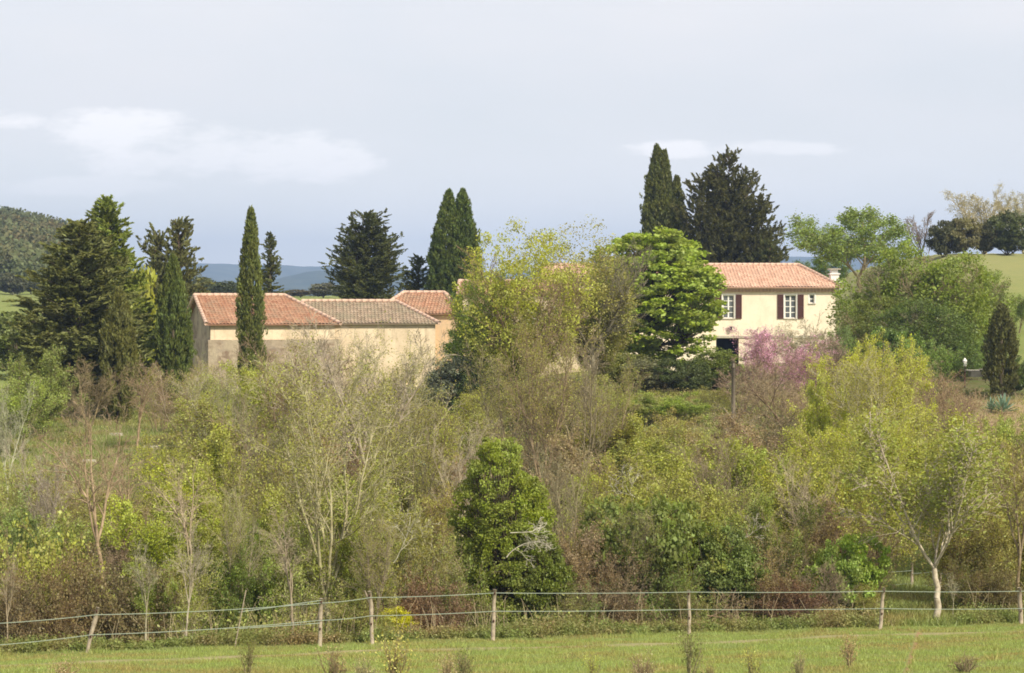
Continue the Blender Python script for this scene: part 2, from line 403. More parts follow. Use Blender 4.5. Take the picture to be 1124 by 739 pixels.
# prototypes of the thicket shrubs
SG = [shrub_proto(11, nleaf=26000, leaf=.058, kids=(5, 5, 3)), shrub_proto(12, nleaf=28000, leaf=.055, spread=.7, kids=(5, 5, 3)), shrub_proto(13, stems=13, nleaf=26000, leaf=.05, H=3.2, kids=(5, 5, 3))]
SO = [shrub_proto(21, nleaf=15000, leaf=.048, lmat=M_leafmix), shrub_proto(22, nleaf=13000, leaf=.048, spread=.65, lmat=M_leafmix), shrub_proto(23, nleaf=16000, leaf=.045, stems=14, lmat=M_leafmix)]
SB = [shrub_proto(31, nleaf=0, stems=14, kids=(5, 6, 4)), shrub_proto(32, nleaf=0, stems=11, spread=.75, kids=(6, 6, 4)), shrub_proto(33, nleaf=4000, leaf=.045, stems=13, lmat=M_leafmix)]
BM = [mound_proto(41, n=17000, H=2.3, W=2.6, canes=60, leaf=.05, lmat=M_bramble), mound_proto(42, n=15000, H=2.1, W=3.2, canes=64, leaf=.055, lmat=M_bramble), mound_proto(43, n=19000, H=1.7, canes=40, leaf=.05)]
DB = [broadleaf(51, 3.2, 3.0, leaf=.07, nclump=210, per=100, crad=.34, base=.02, trunk_r=.05, inner=.3), broadleaf(52, 2.4, 3.2, leaf=.07, nclump=180, per=100, crad=.3, base=.0, trunk_r=.05, rough=.3)]
def P(kind, i=0): return kind[i % len(kind)]

# ------------------------------------------------------------------ dark evergreens round the farm
def evergreen(): pass
plant(conifer(101, 12.4, 5.6, ((0, 1.0),), nb=200, leaf=.15, tuft=.42, power=.6, belly=.2, irr=.42), 'conifer_tree', 'tree', 'big brown-green layered conifer at the left end of the barns, its foliage in dark shelves', 88, 122, 245, 118, W5, (0.149, 0.177, 0.048), rz=0)
plant(conifer(102, 13, 5.0, ((0, 1.0),), nb=180, leaf=.15, power=.8, tuft=.36, lift=.5), 'conifer_tree', 'tree', 'lighter green pointed conifer rising behind the big brown-green one', 118, 127, 221, 92, W5, (0.196, 0.254, 0.045), rz=0)
plant(conifer(103, 11, 4.2, ((-.9, .93), (.75, 1.0)), nb=100, leaf=.15, tuft=.36, power=.45, irr=.65, gapz=.35, lift=.45), 'conifer_tree', 'tree', 'spiky open-branched conifer with two tops left of the red barn roof', 186, 146, 243, 74, W5, (0.139, 0.166, 0.050), rz=0)
plant(cypress(104, ((0, 9, 1.2),), leaf=.12), 'cypress_tree', 'tree', 'broad dark cypress standing against the left gable of the barn', 190, 124, 282, 37, W5, (0.111, 0.146, 0.032), rz=0)
plant(cypress(105, ((0, 7.5, .95),), leaf=.12), 'cypress_tree', 'tree', 'short brownish cypress in front of the big layered conifer', 131, 119, 318, 36, W5, (0.131, 0.156, 0.039), rz=0)
plant(cypress(106, ((0, 11, .75),), leaf=.11, dens=1.25), 'cypress_tree', 'tree', 'slender single cypress rising in front of the red barn roof', 275.5, 128, 231, 27, W5, (0.123, 0.166, 0.035), rz=0)
plant(conifer(107, 10, 2.6, nb=80, tuft=.34, power=.6, irr=.5, gapz=.3, lift=.35), 'conifer_tree', 'tree', 'small dark conifer just right of the slender cypress, behind the barn', 297, 166, 256, 25, W5, (0.102, 0.121, 0.035), rz=0, base=345)
plant(conifer(108, 12, 5.2, ((0, 1.0), (-.7, .88), (.8, .85)), nb=95, tuft=.5, power=.42, belly=.4, irr=.45, gapz=.2, lift=.75), 'conifer_tree', 'tree', 'rounded black-green conifer on the skyline between the barn roofs', 401, 168, 234, 66, W5, (0.098, 0.117, 0.032), rz=0, base=345)
plant(conifer(109, 8, 4, nb=70, tuft=.38, power=.5, irr=.6, gapz=.3), 'conifer_tree', 'tree', 'low dark conifer filling the gap between the rounded conifer and the twin cypress', 458, 170, 281, 40, W5, (0.102, 0.121, 0.032), rz=0, base=350)
plant(cypress(110, ((-.45, 12.0, 1.25), (.62, 12.1, 1.2), (-1.3, 8.6, .8), (1.3, 9.2, .7)), leaf=.13), 'cypress_tree', 'tree', 'twin-topped dark cypress between the barns and the leafing ash', 499, 168, 210, 52, W5, (0.098, 0.137, 0.030), rz=0, base=352)
plant(cypress(111, ((-.45, 16.6, 1.2), (.15, 16.1, 1.05), (1.15, 13.6, 1.0), (-.9, 12, .7)), leaf=.14), 'cypress_tree', 'tree', 'tallest cypress, with stepped tops, above the bright green tree', 730, 188, 163, 46, W5, (0.104, 0.137, 0.032), rz=0, base=352)
plant(conifer(112, 16, 8.2, ((0, 1.0), (-1.0, .93), (1.5, .90), (-2.6, .86), (2.9, .74)), nb=85, tuft=.46, leaf=.17, power=.55, belly=.3, irr=.5, lift=.6, gapz=.15), 'conifer_tree', 'tree', 'massive dark conifer clump with several tops behind the farmhouse roof', 800, 187, 171, 102, W5, (0.090, 0.107, 0.030), rz=0, base=350)
plant(conifer(113, 6, 3.6, nb=40, tuft=.34, power=.5, irr=.6, lift=.7), 'conifer_tree', 'tree', 'low spreading dark conifer at the right foot of the massive clump', 846, 182, 262, 34, W5, (0.090, 0.107, 0.032), rz=0, base=320)
plant(cypress(114, ((0, 5.5, .8),), leaf=.11), 'cypress_tree', 'tree', 'small dark cypress beside the stone step near the right edge', 1098, 122, 335, 34, W5, (0.085, 0.107, 0.028), rz=0, base=432)
plant(P(DB, 1), 'bush', 'bush', 'dark rounded bush leaning on the small cypress near the right edge', 1112, 124, 392, 40, W5, (0.098, 0.137, 0.035), base=436)

# ------------------------------------------------------------------ big leafy trees near the house
plant(broadleaf(201, 8.6, 5.9, leaf=.13, nclump=520, per=95, crad=.46, base=-.04, trunk_r=.2, flat=.6, inner=.25, rough=.13, lobes=22), 'broadleaf_tree', 'tree', 'bright fresh green rounded tree in front of the farmhouse, leaves in clumps', 716, 132, 256, 137, W5, (.29, .40, .05), rz=0, base=398)
ash = baretree(202, 8.3, r=.17, fork=.2, forks=10, spread=1.05, rmin=.008, nleaf=62000, leaf=.075, lsig=.2, lmat=M_leaf)
ash.leaf = broadleaf(232, 9.3, 8.0, leaf=.085, nclump=560, per=56, crad=.6, base=.12, flat=.75, inner=.5, rough=.34, lobes=16).leaf; ash.H, ash.W, ash.cx = measure([ash.leaf])
plant(ash, 'ash_tree', 'tree', 'large yellow-green leafing ash hiding the middle of the farmhouse', 575, 117, 250, 128, W1, (.34, .41, .06), rz=0)
ash2 = baretree(203, 8.5, r=.12, fork=.3, forks=7, spread=.6, rmin=.008, nleaf=22000, leaf=.06, lsig=.16, lmat=M_leafmix)
ash2.leaf = broadleaf(233, 9.3, 6.5, leaf=.07, nclump=330, per=40, crad=.55, base=.3, flat=.75, inner=.5, rough=.4, lobes=12).leaf; ash2.H, ash2.W, ash2.cx = measure([ash2.leaf])
plant(ash2, 'ash_tree', 'tree', 'thinly leaved pale-limbed ash right of the large yellow-green one', 638, 120, 247, 112, (.24, .21, .16), (.33, .35, .09), rz=0)
plant(baretree(204, 7.6, r=.12, fork=.2, forks=8, spread=.9, rmin=.008, nleaf=38000, leaf=.08, lsig=.2, lmat=M_leaf), 'ash_tree', 'tree', 'smaller fresh green tree at the right end of the barns', 536, 119, 292, 68, W1, (.23, .31, .045))
plant(broadleaf(205, 5, 4.5, leaf=.12, nclump=150, per=80, crad=.45, base=.05, inner=.35), 'broadleaf_tree', 'tree', 'dense mid-green tree under the left side of the large ash', 537, 122, 352, 96, W5, (.12, .19, .03))
plant(baretree(206, 6.6, r=.1, fork=.15, forks=8, spread=.9, nleaf=42000, leaf=.07, lsig=.2, lmat=M_leafmix), 'ash_tree', 'tree', 'olive leafing tree between the thin ash and the bright green tree', 656, 121, 318, 70, W1, (.19, .22, .035))
locust = baretree(207, 8.5, r=.16, fork=.3, forks=6, spread=.9, levels=[(8, .5, .7, .2, .12, .05, 7), (5, .5, .7, .3, .15, .03, 4), (3, .5, .7, .3, .18, .02, 2), (0, 0, 0, 0, .2, 0, 2)], nleaf=24000, leaf=.11, lsig=.2)
plant(locust, 'locust_tree', 'tree', 'open airy green tree on the skyline just right of the chimney', 932, 172, 230, 118, W1, (.21, .29, .06), rz=0, base=335)
plant(locust, 'locust_tree', 'tree', 'small leafy tree standing directly behind the chimney', 905, 184, 283, 60, W1, (.13, .2, .04), base=335)
for px, Y, top, w, col, lab in ((985, 140, 272, 110, (.20, .28, .045), 'feathery green tree right of the house under the skyline'), (1040, 138, 282, 112, (.185, .26, .04), 'broad feathery green tree left of the small dark cypress'),
        (966, 136, 326, 74, (.17, .225, .045), 'grey-green tree covering the right corner of the farmhouse'), (1083, 152, 298, 62, (.21, .27, .06), 'light feathery tree at the foot of the right pasture'), (1012, 130, 330, 92, (.11, .16, .035), 'dark leafy tree with pale stems left of the white lamp')):
    q_ = baretree(int(px), 5.4, r=.08, fork=.14, forks=7, spread=.6); q_.leaf = broadleaf(int(px) + 1, 6.3, 5.6, leaf=.085, nclump=430, per=85, crad=.5, base=.0, flat=.8, inner=.35, rough=.3, lobes=14).leaf; q_.lm = M_leaf; q_.H, q_.W, q_.cx = measure([q_.leaf])
    plant(q_ if px else baretree(int(px), 6.5, r=.11, fork=.14, forks=9, spread=.9, nleaf=48000, leaf=.08, lsig=.25), 'leafy_tree', 'tree', lab, px, Y, top, w, W1, col, base=None if Y < 145 else 395)
plant(shrub_proto(61, nleaf=9000, leaf=.07), 'fruit_tree', 'tree', 'little bright green fruit tree on the pasture at the right edge', 1117, 160, 318, 42, W1, (.15, .25, .03))
plant(shrub_proto(62, nleaf=7000, leaf=.06, H=3), 'fruit_tree', 'tree', 'low green fruit tree under the light feathery one on the right pasture', 1093, 163, 352, 30, W1, (.11, .18, .03))
# skyline of the right pasture
SK = baretree(211, 8, r=.22, fork=.22, forks=6, spread=.8, nleaf=9000, leaf=.08, lsig=.15, lmat=M_leaf, rmin=.012)
plant(SK, 'oak_tree', 'tree', 'tall pale half-bare oak on the right skyline', 1084, 212, 203, 78, W2, (.40, .41, .24), rz=0)
plant(SK, 'oak_tree', 'tree', 'half-bare oak cut by the right edge of the skyline', 1124, 216, 211, 56, W2, (.38, .38, .22), rz=2)
plant(baretree(212, 6, r=.12, fork=.2, forks=6, spread=.55, rmin=.011), 'bare_tree', 'tree', 'small leafless greyish tree on the skyline left of the round bushes', 1011, 208, 233, 32, (.30, .25, .23))
for px, top, w, col, lab in ((1106, 234, 50, (.09, .115, .04), 'largest dark round bush on the skyline under the oak'), (1058, 240, 42, (.2, .2, .08), 'olive round bush on the skyline between two darker ones'), (1034, 243, 30, (.085, .10, .04), 'small dark round bush left of the olive one on the skyline'), (1080, 245, 26, (.10, .10, .045), 'brownish bush tucked under the tall pale oak')):
    plant(broadleaf(int(px), 3.4, 4.2, leaf=.14, nclump=110, per=90, crad=.5, base=.0, trunk_r=.08), 'round_bush', 'bush', lab, px, 206, top, w, W5, col)
# ------------------------------------------------------------------ trees far off, behind the barns and on the left hill
FT = [broadleaf(301, 7, 8, leaf=.4, nclump=120, per=40, crad=1.1, base=.08, trunk_r=.2), broadleaf(302, 8, 7, leaf=.4, nclump=110, per=40, crad=1.1, base=.08, trunk_r=.2, rough=.3)]
for i, (px, Y, top, w, col, lab) in enumerate(((222, 300, 304, 34, (.10, .12, .05), 'distant olive tree behind the left gable of the barn'), (246, 290, 309, 30, (.07, .09, .04), 'distant dark tree just left of the slender cypress'), (234, 270, 316, 22, (.045, .06, .03), 'small black-green tree low behind the red barn roof'),
        (355, 330, 311, 30, (.15, .14, .09), 'distant greyish tree over the joint of the barn roofs'), (378, 320, 313, 26, (.12, .13, .07), 'distant grey-green tree left of the rounded conifer'), (330, 350, 318, 26, (.15, .15, .08), 'distant pale bush behind the right half of the red roof'),
        (14, 330, 300, 26, (.10, .11, .05), 'distant dark bush at the top of the meadow by the left edge'), (34, 335, 306, 24, (.09, .10, .05), 'distant bush at the right end of the meadow scrub'), (28, 390, 283, 13, (.05, .07, .045), 'dark upright tree alone in the middle of the left hillside'),
        (67, 520, 243, 14, (.07, .085, .05), 'lone tree at the right end of the wooded ridge'), (150, 131, 296, 44, (.34, .38, .05), 'yellow-green tree glowing between the conifers at left'), (22, 160, 344, 60, (.13, .16, .04), 'olive tree at the left edge below the meadow'), (40, 250, 344, 46, (.14, .15, .045), 'scrubby bush at the lower edge of the distant meadow'))):
    plant(P(FT, i), 'distant_tree', 'tree', lab, px, Y, top, w, W5, col, group='trees beyond the farm' if Y > 240 else None)

# ------------------------------------------------------------------ bare and half-bare trees of the thicket
T1 = baretree(401, 8.4, r=.11, fork=.13, forks=6, spread=.42, levels=[(13, .36, .55, .25, .07, .06, 10), (6, .5, .6, .2, .12, .05, 5), (5, .5, .65, .2, .16, .02, 3), (0, 0, 0, 0, .2, 0, 2)], nleaf=12000, leaf=.045, lsig=.14, lmat=M_leafmix)
plant(T1, 'bare_tree', 'tree', 'tallest pale bare tree, rooted right behind the second fence post, ivy round its foot', 356, 57.5, 372, 165, (.44, .40, .31), OL, rz=0, base=697)
T2 = baretree(402, 7.5, r=.10, fork=.2, forks=5, spread=.5, levels=[(12, .38, .6, .25, .09, .06, 9), (7, .5, .6, .2, .12, .04, 5), (5, .5, .65, .2, .16, .02, 3), (0, 0, 0, 0, .2, 0, 2)])
plant(T2, 'bare_tree', 'tree', 'wide bare tree spreading twigs across the cream barn wall', 398, 82, 345, 165, W2, OL, rz=0)
plant(T2, 'bare_tree', 'tree', 'bare grey tree in front of the red barn right of the slender cypress', 318, 88, 372, 110, W1, OL, rz=1.4)
T3 = baretree(403, 6.5, r=.09, fork=.36, forks=4, spread=.32, levels=[(11, .4, .7, .2, .1, .03, 8), (5, .5, .7, .2, .14, .02, 4), (4, .5, .7, .2, .18, .0, 3), (0, 0, 0, 0, .2, 0, 2)], lean=-.12)
plant(T3, 'bare_tree', 'tree', 'forked brown-grey bare tree leaning left, above the leaning fence post', 92, 64, 442, 110, W4, OL, rz=0, base=672)
plant(T3, 'bare_tree', 'tree', 'peach-coloured bare tree right of the leaning forked one', 148, 72, 490, 70, (.40, .28, .19), OL, rz=.9, base=640)
plant(T2, 'bare_tree', 'tree', 'bare tree against the dark base of the layered conifer', 98, 108, 392, 70, W1, OL, rz=2.2)
plant(T1, 'bare_tree', 'tree', 'pale bare tree under the broad dark cypress', 200, 106, 394, 84, W2, OL, rz=2.9)
plant(T2, 'bare_tree', 'tree', 'leafless silvery tree at the left edge below the olive tree', 8, 90, 408, 60, (.45, .42, .36), OL, rz=.5)
plant(T3, 'bare_tree', 'tree', 'thin bare tree between the layered conifer and the short cypress', 150, 104, 398, 50, W4, OL, rz=4)
plant(T1, 'bare_tree', 'tree', 'tall thin greyish tree standing before the hidden middle of the farmhouse', 596, 84, 338, 100, W1, OL, rz=4)
plant(T2, 'bare_tree', 'tree', 'second thin greyish tree, nearer the hedge, before the farmhouse', 640, 86, 365, 90, W1, OL, rz=5)
plant(T1, 'bare_tree', 'tree', 'twiggy grey tree left of the big evergreen bush', 452, 76, 425, 90, W1, OL, rz=1.2)
plant(baretree(404, 5.2, r=.06, fork=.3, forks=5, spread=.7, nleaf=13000, leaf=.05, lsig=.2, lmat=M_leafmix, lean=-.06), 'leafing_tree', 'tree', 'white-trunked forked tree standing alone in the gap of the thicket', 1014, 62.8, 455, 165, (.52, .48, .38), (.28, .32, .06), rz=0, base=687)
plant(T3, 'bare_tree', 'tree', 'slim trunked tree behind the last fence post at the right edge', 1116, 66, 470, 76, W1, OL, rz=2, base=682)
plant(T1, 'bare_tree', 'tree', 'pale-stemmed tree within the yellow crown of the willow', 948, 88, 384, 100, (.45, .40, .30), YL, rz=.3)
for px, Y, top, w, wc, rz_, q, lab in ((236, 92, 398, 80, W2, 1, T1, 'pale bare tree between the broad dark cypress and the slender cypress'), (282, 76, 430, 100, W1, 2, T2, 'greyish bare tree standing left of the tallest pale bare tree'), (436, 90, 368, 100, W2, 3, T1, 'pale bare tree in front of the right end of the cream barn'),
        (360, 96, 360, 90, W2, 5, T1, 'thin pale tree crossing the joint between red and brown barns'), (214, 66, 500, 70, W2, .6, T3, 'slim pale bare tree halfway between leaning post and tallest bare tree'), (668, 90, 392, 70, W1, 2.4, T1, 'slim grey bare tree just left of the hedge'), (560, 96, 372, 80, W1, 1.8, T1, 'fine grey bare tree low in front of the large ash'),
        (505, 74, 455, 70, W2, 3.3, T2, 'pale bare tree left of the top of the big evergreen bush'), (620, 68, 480, 80, W1, 4.4, T2, 'greyish bare tree right of the big evergreen bush'), (790, 74, 470, 76, W1, 5.1, T2, 'greyish bare tree between utility pole foot and fifth post'), (888, 70, 500, 70, W2, .2, T2, 'pale bare tree left of the grassy gap'),
        (50, 72, 478, 76, W2, 1.1, T2, 'pale bare tree left of the forked leaning one')):
    plant(q, 'bare_tree', 'tree', lab, px, Y, top, w, wc, OL, rz=rz_)
willow = shrub_proto(405, H=6, W=4.6, stems=18, nleaf=62000, leaf=.055, spread=.6, kids=(6, 6, 4))
plant(willow, 'willow_tree', 'tree', 'bright yellow-green willow crown below the right end of the house', 962, 92, 372, 128, W2, (.42, .49, .07))
plant(SG[1], 'willow_tree', 'tree', 'smaller rounder yellow willow left of the main yellow crown', 906, 89, 414, 74, W2, (.42, .48, .065), rz=2)
plant(willow, 'willow_tree', 'tree', 'pale yellow-green willow lower down, in front of both yellow crowns', 935, 80, 452, 150, W2, (.38, .44, .06), rz=4)
# judas tree with its pink flowers
judas = shrub_proto(406, H=4, W=4, stems=12, nleaf=16000, leaf=.05, spread=.6, lmat=M_flower)
plant(judas, 'judas_tree', 'tree', 'pink flowering Judas tree in front of the right half of the farmhouse', 848, 124, 360, 82, W4, (.62, .36, .48), rz=1)
plant(judas, 'judas_tree', 'tree', 'second duller pink flowering shrub just right and below the Judas tree', 876, 120, 384, 56, W4, (.46, .28, .34), rz=3)

# ------------------------------------------------------------------ hedge bushes by the house
plant(P(DB, 0), 'bush', 'bush', 'dark clipped bush with pale blossom in front of the bright green tree', 712, 125, 394, 52, W5, (.20, .22, .11))
plant(P(DB, 1), 'bush', 'bush', 'black-green dense bush right of the blossoming one, under the bright green tree', 748, 124, 396, 56, W5, (.085, .115, .035))
plant(P(DB, 0), 'bush', 'bush', 'mid-green hedge bush in front of the dark garage opening', 784, 128, 384, 56, W5, (.17, .22, .05))
plant(P(DB, 1), 'bush', 'bush', 'green hedge bush at the left end of the hedge under the olive tree', 684, 127, 388, 52, W5, (.17, .21, .05))
plant(P(DB, 0), 'bush', 'bush', 'grey-green shrub with drooping leaves at the right end of the barn wall', 493, 118, 392, 56, W5, (.19, .22, .13))
plant(P(DB, 1), 'bush', 'bush', 'dark green bush right of the grey-green shrub by the barn', 522, 117, 408, 40, W5, (.05, .085, .025))
plant(P(SB, 1), 'blossoming_shrub', 'shrub', 'pale blossoming shrub against the house wall under the small window', 890, 138, 346, 60, W2, OL)
plant(shrub_proto(407, nleaf=6000, leaf=.06, stems=9), 'blossoming_shrub', 'shrub', 'shrub with cream blossom under the right shuttered window', 872, 142, 352, 50, W2, (.55, .50, .38), rz=2)
for i, (px, Y, top, w, kind, wc, lc, lab) in enumerate((
    (815, 112, 392, 90, SB, W4, BR, 'pinkish-brown bare shrub left of the Judas tree, round the utility pole'), (850, 108, 402, 110, SB, W4, BR, 'wide pinkish-brown bare shrub under the Judas tree'), (882, 104, 420, 90, SB, W4, BR, 'brown bare shrub between the Judas tree and the small yellow willow'),
    (905, 122, 366, 70, SB, W4, BR, 'brown bare shrub rising in front of the right corner of the house'), (935, 118, 372, 60, SB, W4, BR, 'reddish-brown bare shrub behind the yellow willow crown'), (1040, 106, 408, 92, SB, W4, BR, 'mauve-brown bare shrub right of the yellow willow crown'),
    (1064, 100, 430, 80, SB, W4, BR, 'mauve-brown bare shrub just below the stone step'), (1015, 112, 392, 60, SB, W4, BR, 'thin brown shrub between the willow crown and the white lamp'), (845, 92, 446, 120, SB, W1, BR, 'grey tangled bare shrub with dead branches right of the utility pole'),
    (800, 90, 455, 90, SO, W1, BR, 'straw-coloured twiggy shrub at the foot of the utility pole'),
    # behind the barns row and left
    (45, 112, 384, 120, SG, W1, (0.197, 0.258, 0.061), 'big round light-green shrub below the layered conifer, far left'), (14, 104, 416, 70, SG, W1, (0.306, 0.361, 0.081), 'light green shrub at the left edge beside the big round one'), (80, 116, 432, 50, SB, W1, BR, 'low grey twiggy shrub under the layered conifer'),
    (176, 114, 402, 60, SB, W4, BR, 'brown twiggy shrub between the two short cypresses'), (222, 112, 398, 54, SB, W4, BR, 'brown twiggy shrub against the stone wall of the barn'), (232, 104, 412, 60, SO, W1, OL, 'ivy-covered olive shrub left of the slender cypress foot'),
    (268, 98, 402, 72, SG, W1, (0.364, 0.416, 0.074), 'yellow-green shrub over the foot of the slender cypress'), (296, 102, 392, 72, SO, W1, OL, 'olive shrub in front of the red-roofed barn wall'), (340, 100, 396, 72, SO, W4, BR, 'brownish shrub left of the cream barn wall'),
    (372, 94, 420, 90, SO, W1, OL, 'olive twiggy shrub in front of the cream barn wall'), (430, 98, 408, 90, SO, W1, OL, 'greenish twiggy shrub in front of the right half of the cream wall'), (462, 104, 425, 80, SO, W1, GG, 'grey-olive shrub below the right end of the barns'),
    (560, 108, 410, 90, SO, W1, OL, 'olive twiggy shrub at the foot of the large ash'), (605, 106, 415, 80, SO, W1, OL, 'olive shrub at the foot of the thinly leaved ash'), (648, 106, 412, 80, SO, W4, OL, 'brown-olive shrub left of the hedge'),
    (512, 106, 425, 70, SO, W1, YG, 'yellowish shrub below the dark bush by the barn'), (690, 110, 432, 80, SG, W1, (0.306, 0.379, 0.066), 'green shrub below the hedge with the pale blossom'), (740, 108, 430, 90, SG, W1, (0.268, 0.343, 0.066), 'green shrub below the black-green hedge bush'),
    (780, 112, 424, 60, SO, W1, OL, 'olive shrub immediately left of the utility pole'))):
    plant(P(kind, i), 'thicket_shrub', 'shrub', lab, px, Y, top, w, wc, lc)

# ------------------------------------------------------------------ thicket, middle rows
for i, (px, Y, top, w, kind, wc, lc, lab) in enumerate((
    (28, 78, 500, 110, SO, W1, OL, 'grey-olive shrub at the left edge below the grass slope'), (70, 84, 520, 80, SB, W1, BR, 'bare shrub left of the leaning forked tree'), (112, 80, 540, 90, SO, W1, (0.382, 0.379, 0.081), 'thin yellowish shrub behind the leaning forked tree'),
    (178, 84, 478, 90, SO, W1, YG, 'yellow-green shrub below the grass slope, right of the peach-coloured tree'), (205, 76, 505, 100, SG, W1, YG, 'fresh yellow-green shrub under the pale bare tree at left'), (222, 88, 440, 110, SO, W1, OL, 'tall olive shrub below the stone barn wall'),
    (258, 78, 470, 110, SG, W1, (0.364, 0.416, 0.074), 'broad yellow-green shrub below the slender cypress'), (300, 72, 490, 110, SO, W1, OL, 'olive shrub left of the tallest pale bare tree'), (345, 80, 470, 100, SO, W4, BR, 'brown twiggy shrub behind the tallest pale bare tree'),
    (300, 84, 445, 90, SB, W1, BR, 'bare shrub in front of the barn below the red roof edge'), (390, 72, 510, 100, SG, W1, (0.288, 0.343, 0.066), 'green shrub right of the tallest pale bare tree'), (425, 78, 478, 110, SO, W1, OL, 'olive-brown shrub under the wide bare tree'),
    (470, 84, 450, 100, SO, W4, YG, 'yellowish twiggy shrub above and left of the big evergreen bush'), (505, 78, 500, 80, SO, W4, BR, 'brown shrub touching the left flank of the big evergreen bush'), (520, 90, 455, 80, SO, W1, OL, 'olive shrub above the big evergreen bush'),
    (470, 70, 530, 90, SO, W1, OL, 'twiggy olive shrub midway between bare tree and big evergreen bush'), (575, 88, 450, 90, SB, W1, BR, 'fine grey bare shrub over the top of the big evergreen bush'), (620, 80, 478, 90, SO, W4, BR, 'brown twiggy shrub right above the big evergreen bush'),
    (640, 74, 505, 90, SO, W1, YG, 'yellow-green shrub just right of the big evergreen bush'), (662, 92, 447, 110, SG, W1, (0.326, 0.379, 0.066), 'soft green shrub on the slope below the hedge, left part'), (710, 88, 462, 110, SG, W1, (0.326, 0.361, 0.074), 'soft olive-green shrub on the slope in the middle below the hedge'),
    (752, 92, 450, 100, SO, W1, (0.343, 0.361, 0.081), 'yellowish shrub on the slope left of the utility pole foot'), (770, 80, 480, 110, SG, W1, (0.326, 0.396, 0.066), 'yellow-green shrub in front of the utility pole foot'), (690, 76, 500, 110, SO, W1, OL, 'olive twiggy shrub with dead white twigs, above the third tall bush'),
    (820, 80, 487, 110, SG, W1, (0.288, 0.361, 0.066), 'green shrub right of the utility pole, under the grey tangle'), (735, 70, 515, 110, SG, W1, (0.296, 0.343, 0.066), 'wide green shrub behind the fifth fence post'), (862, 76, 500, 110, SG, W1, (0.268, 0.334, 0.058), 'green shrub below the tangled dead branches'),
    (800, 70, 520, 100, SO, W4, OL, 'brownish-green shrub right of the one behind the fifth post'), (905, 74, 500, 100, SG, W1, (0.343, 0.396, 0.066), 'light green shrub below the small yellow willow'), (880, 84, 470, 90, SO, W1, YG, 'yellowish twiggy shrub left of the pale willow'),
    (950, 74, 520, 90, SO, W1, YG, 'yellow-olive shrub left of the white-trunked tree'), (1010, 84, 455, 110, SG, W1, (0.364, 0.396, 0.074), 'yellow-green shrub behind the white-trunked tree crown'), (1050, 80, 478, 100, SG, W1, (0.306, 0.361, 0.066), 'mid-green shrub right of the white-trunked tree crown'),
    (1090, 86, 462, 100, SG, W1, (0.288, 0.361, 0.066), 'green shrub on the slope below the agave'), (1120, 90, 455, 60, SG, W1, (0.306, 0.396, 0.074), 'green shrub at the right edge below the bare soil'), (1085, 74, 500, 90, SO, W1, OL, 'olive shrub left of the slim trunked tree at the right edge'),
    (1118, 76, 490, 60, SG, W1, OL, 'olive-green shrub at the right edge behind the slim trunked tree'), (60, 70, 560, 90, SG, W1, (0.268, 0.325, 0.074), 'leafy green shrub under the leaning forked tree, left side'), (8, 66, 535, 70, SG, W1, (0.249, 0.325, 0.099), 'grey-green leafy shrub at the far left edge above the brambles'),
    (135, 70, 560, 90, SO, W4, BR, 'brown shrub around the foot of the peach-coloured tree'), (175, 68, 548, 90, SG, W1, YG, 'yellow-green shrub right of the peach-coloured tree foot'), (240, 68, 545, 100, SG, W1, (0.326, 0.379, 0.066), 'green-yellow shrub halfway between leaning post and tallest bare tree'),
    (285, 66, 540, 90, SG, W1, (0.306, 0.361, 0.066), 'rounded green-yellow shrub left of the ivy-footed bare tree'))):
    plant(P(kind, i + 1), 'thicket_shrub', 'shrub', lab, px, Y, top, w, wc, lc)

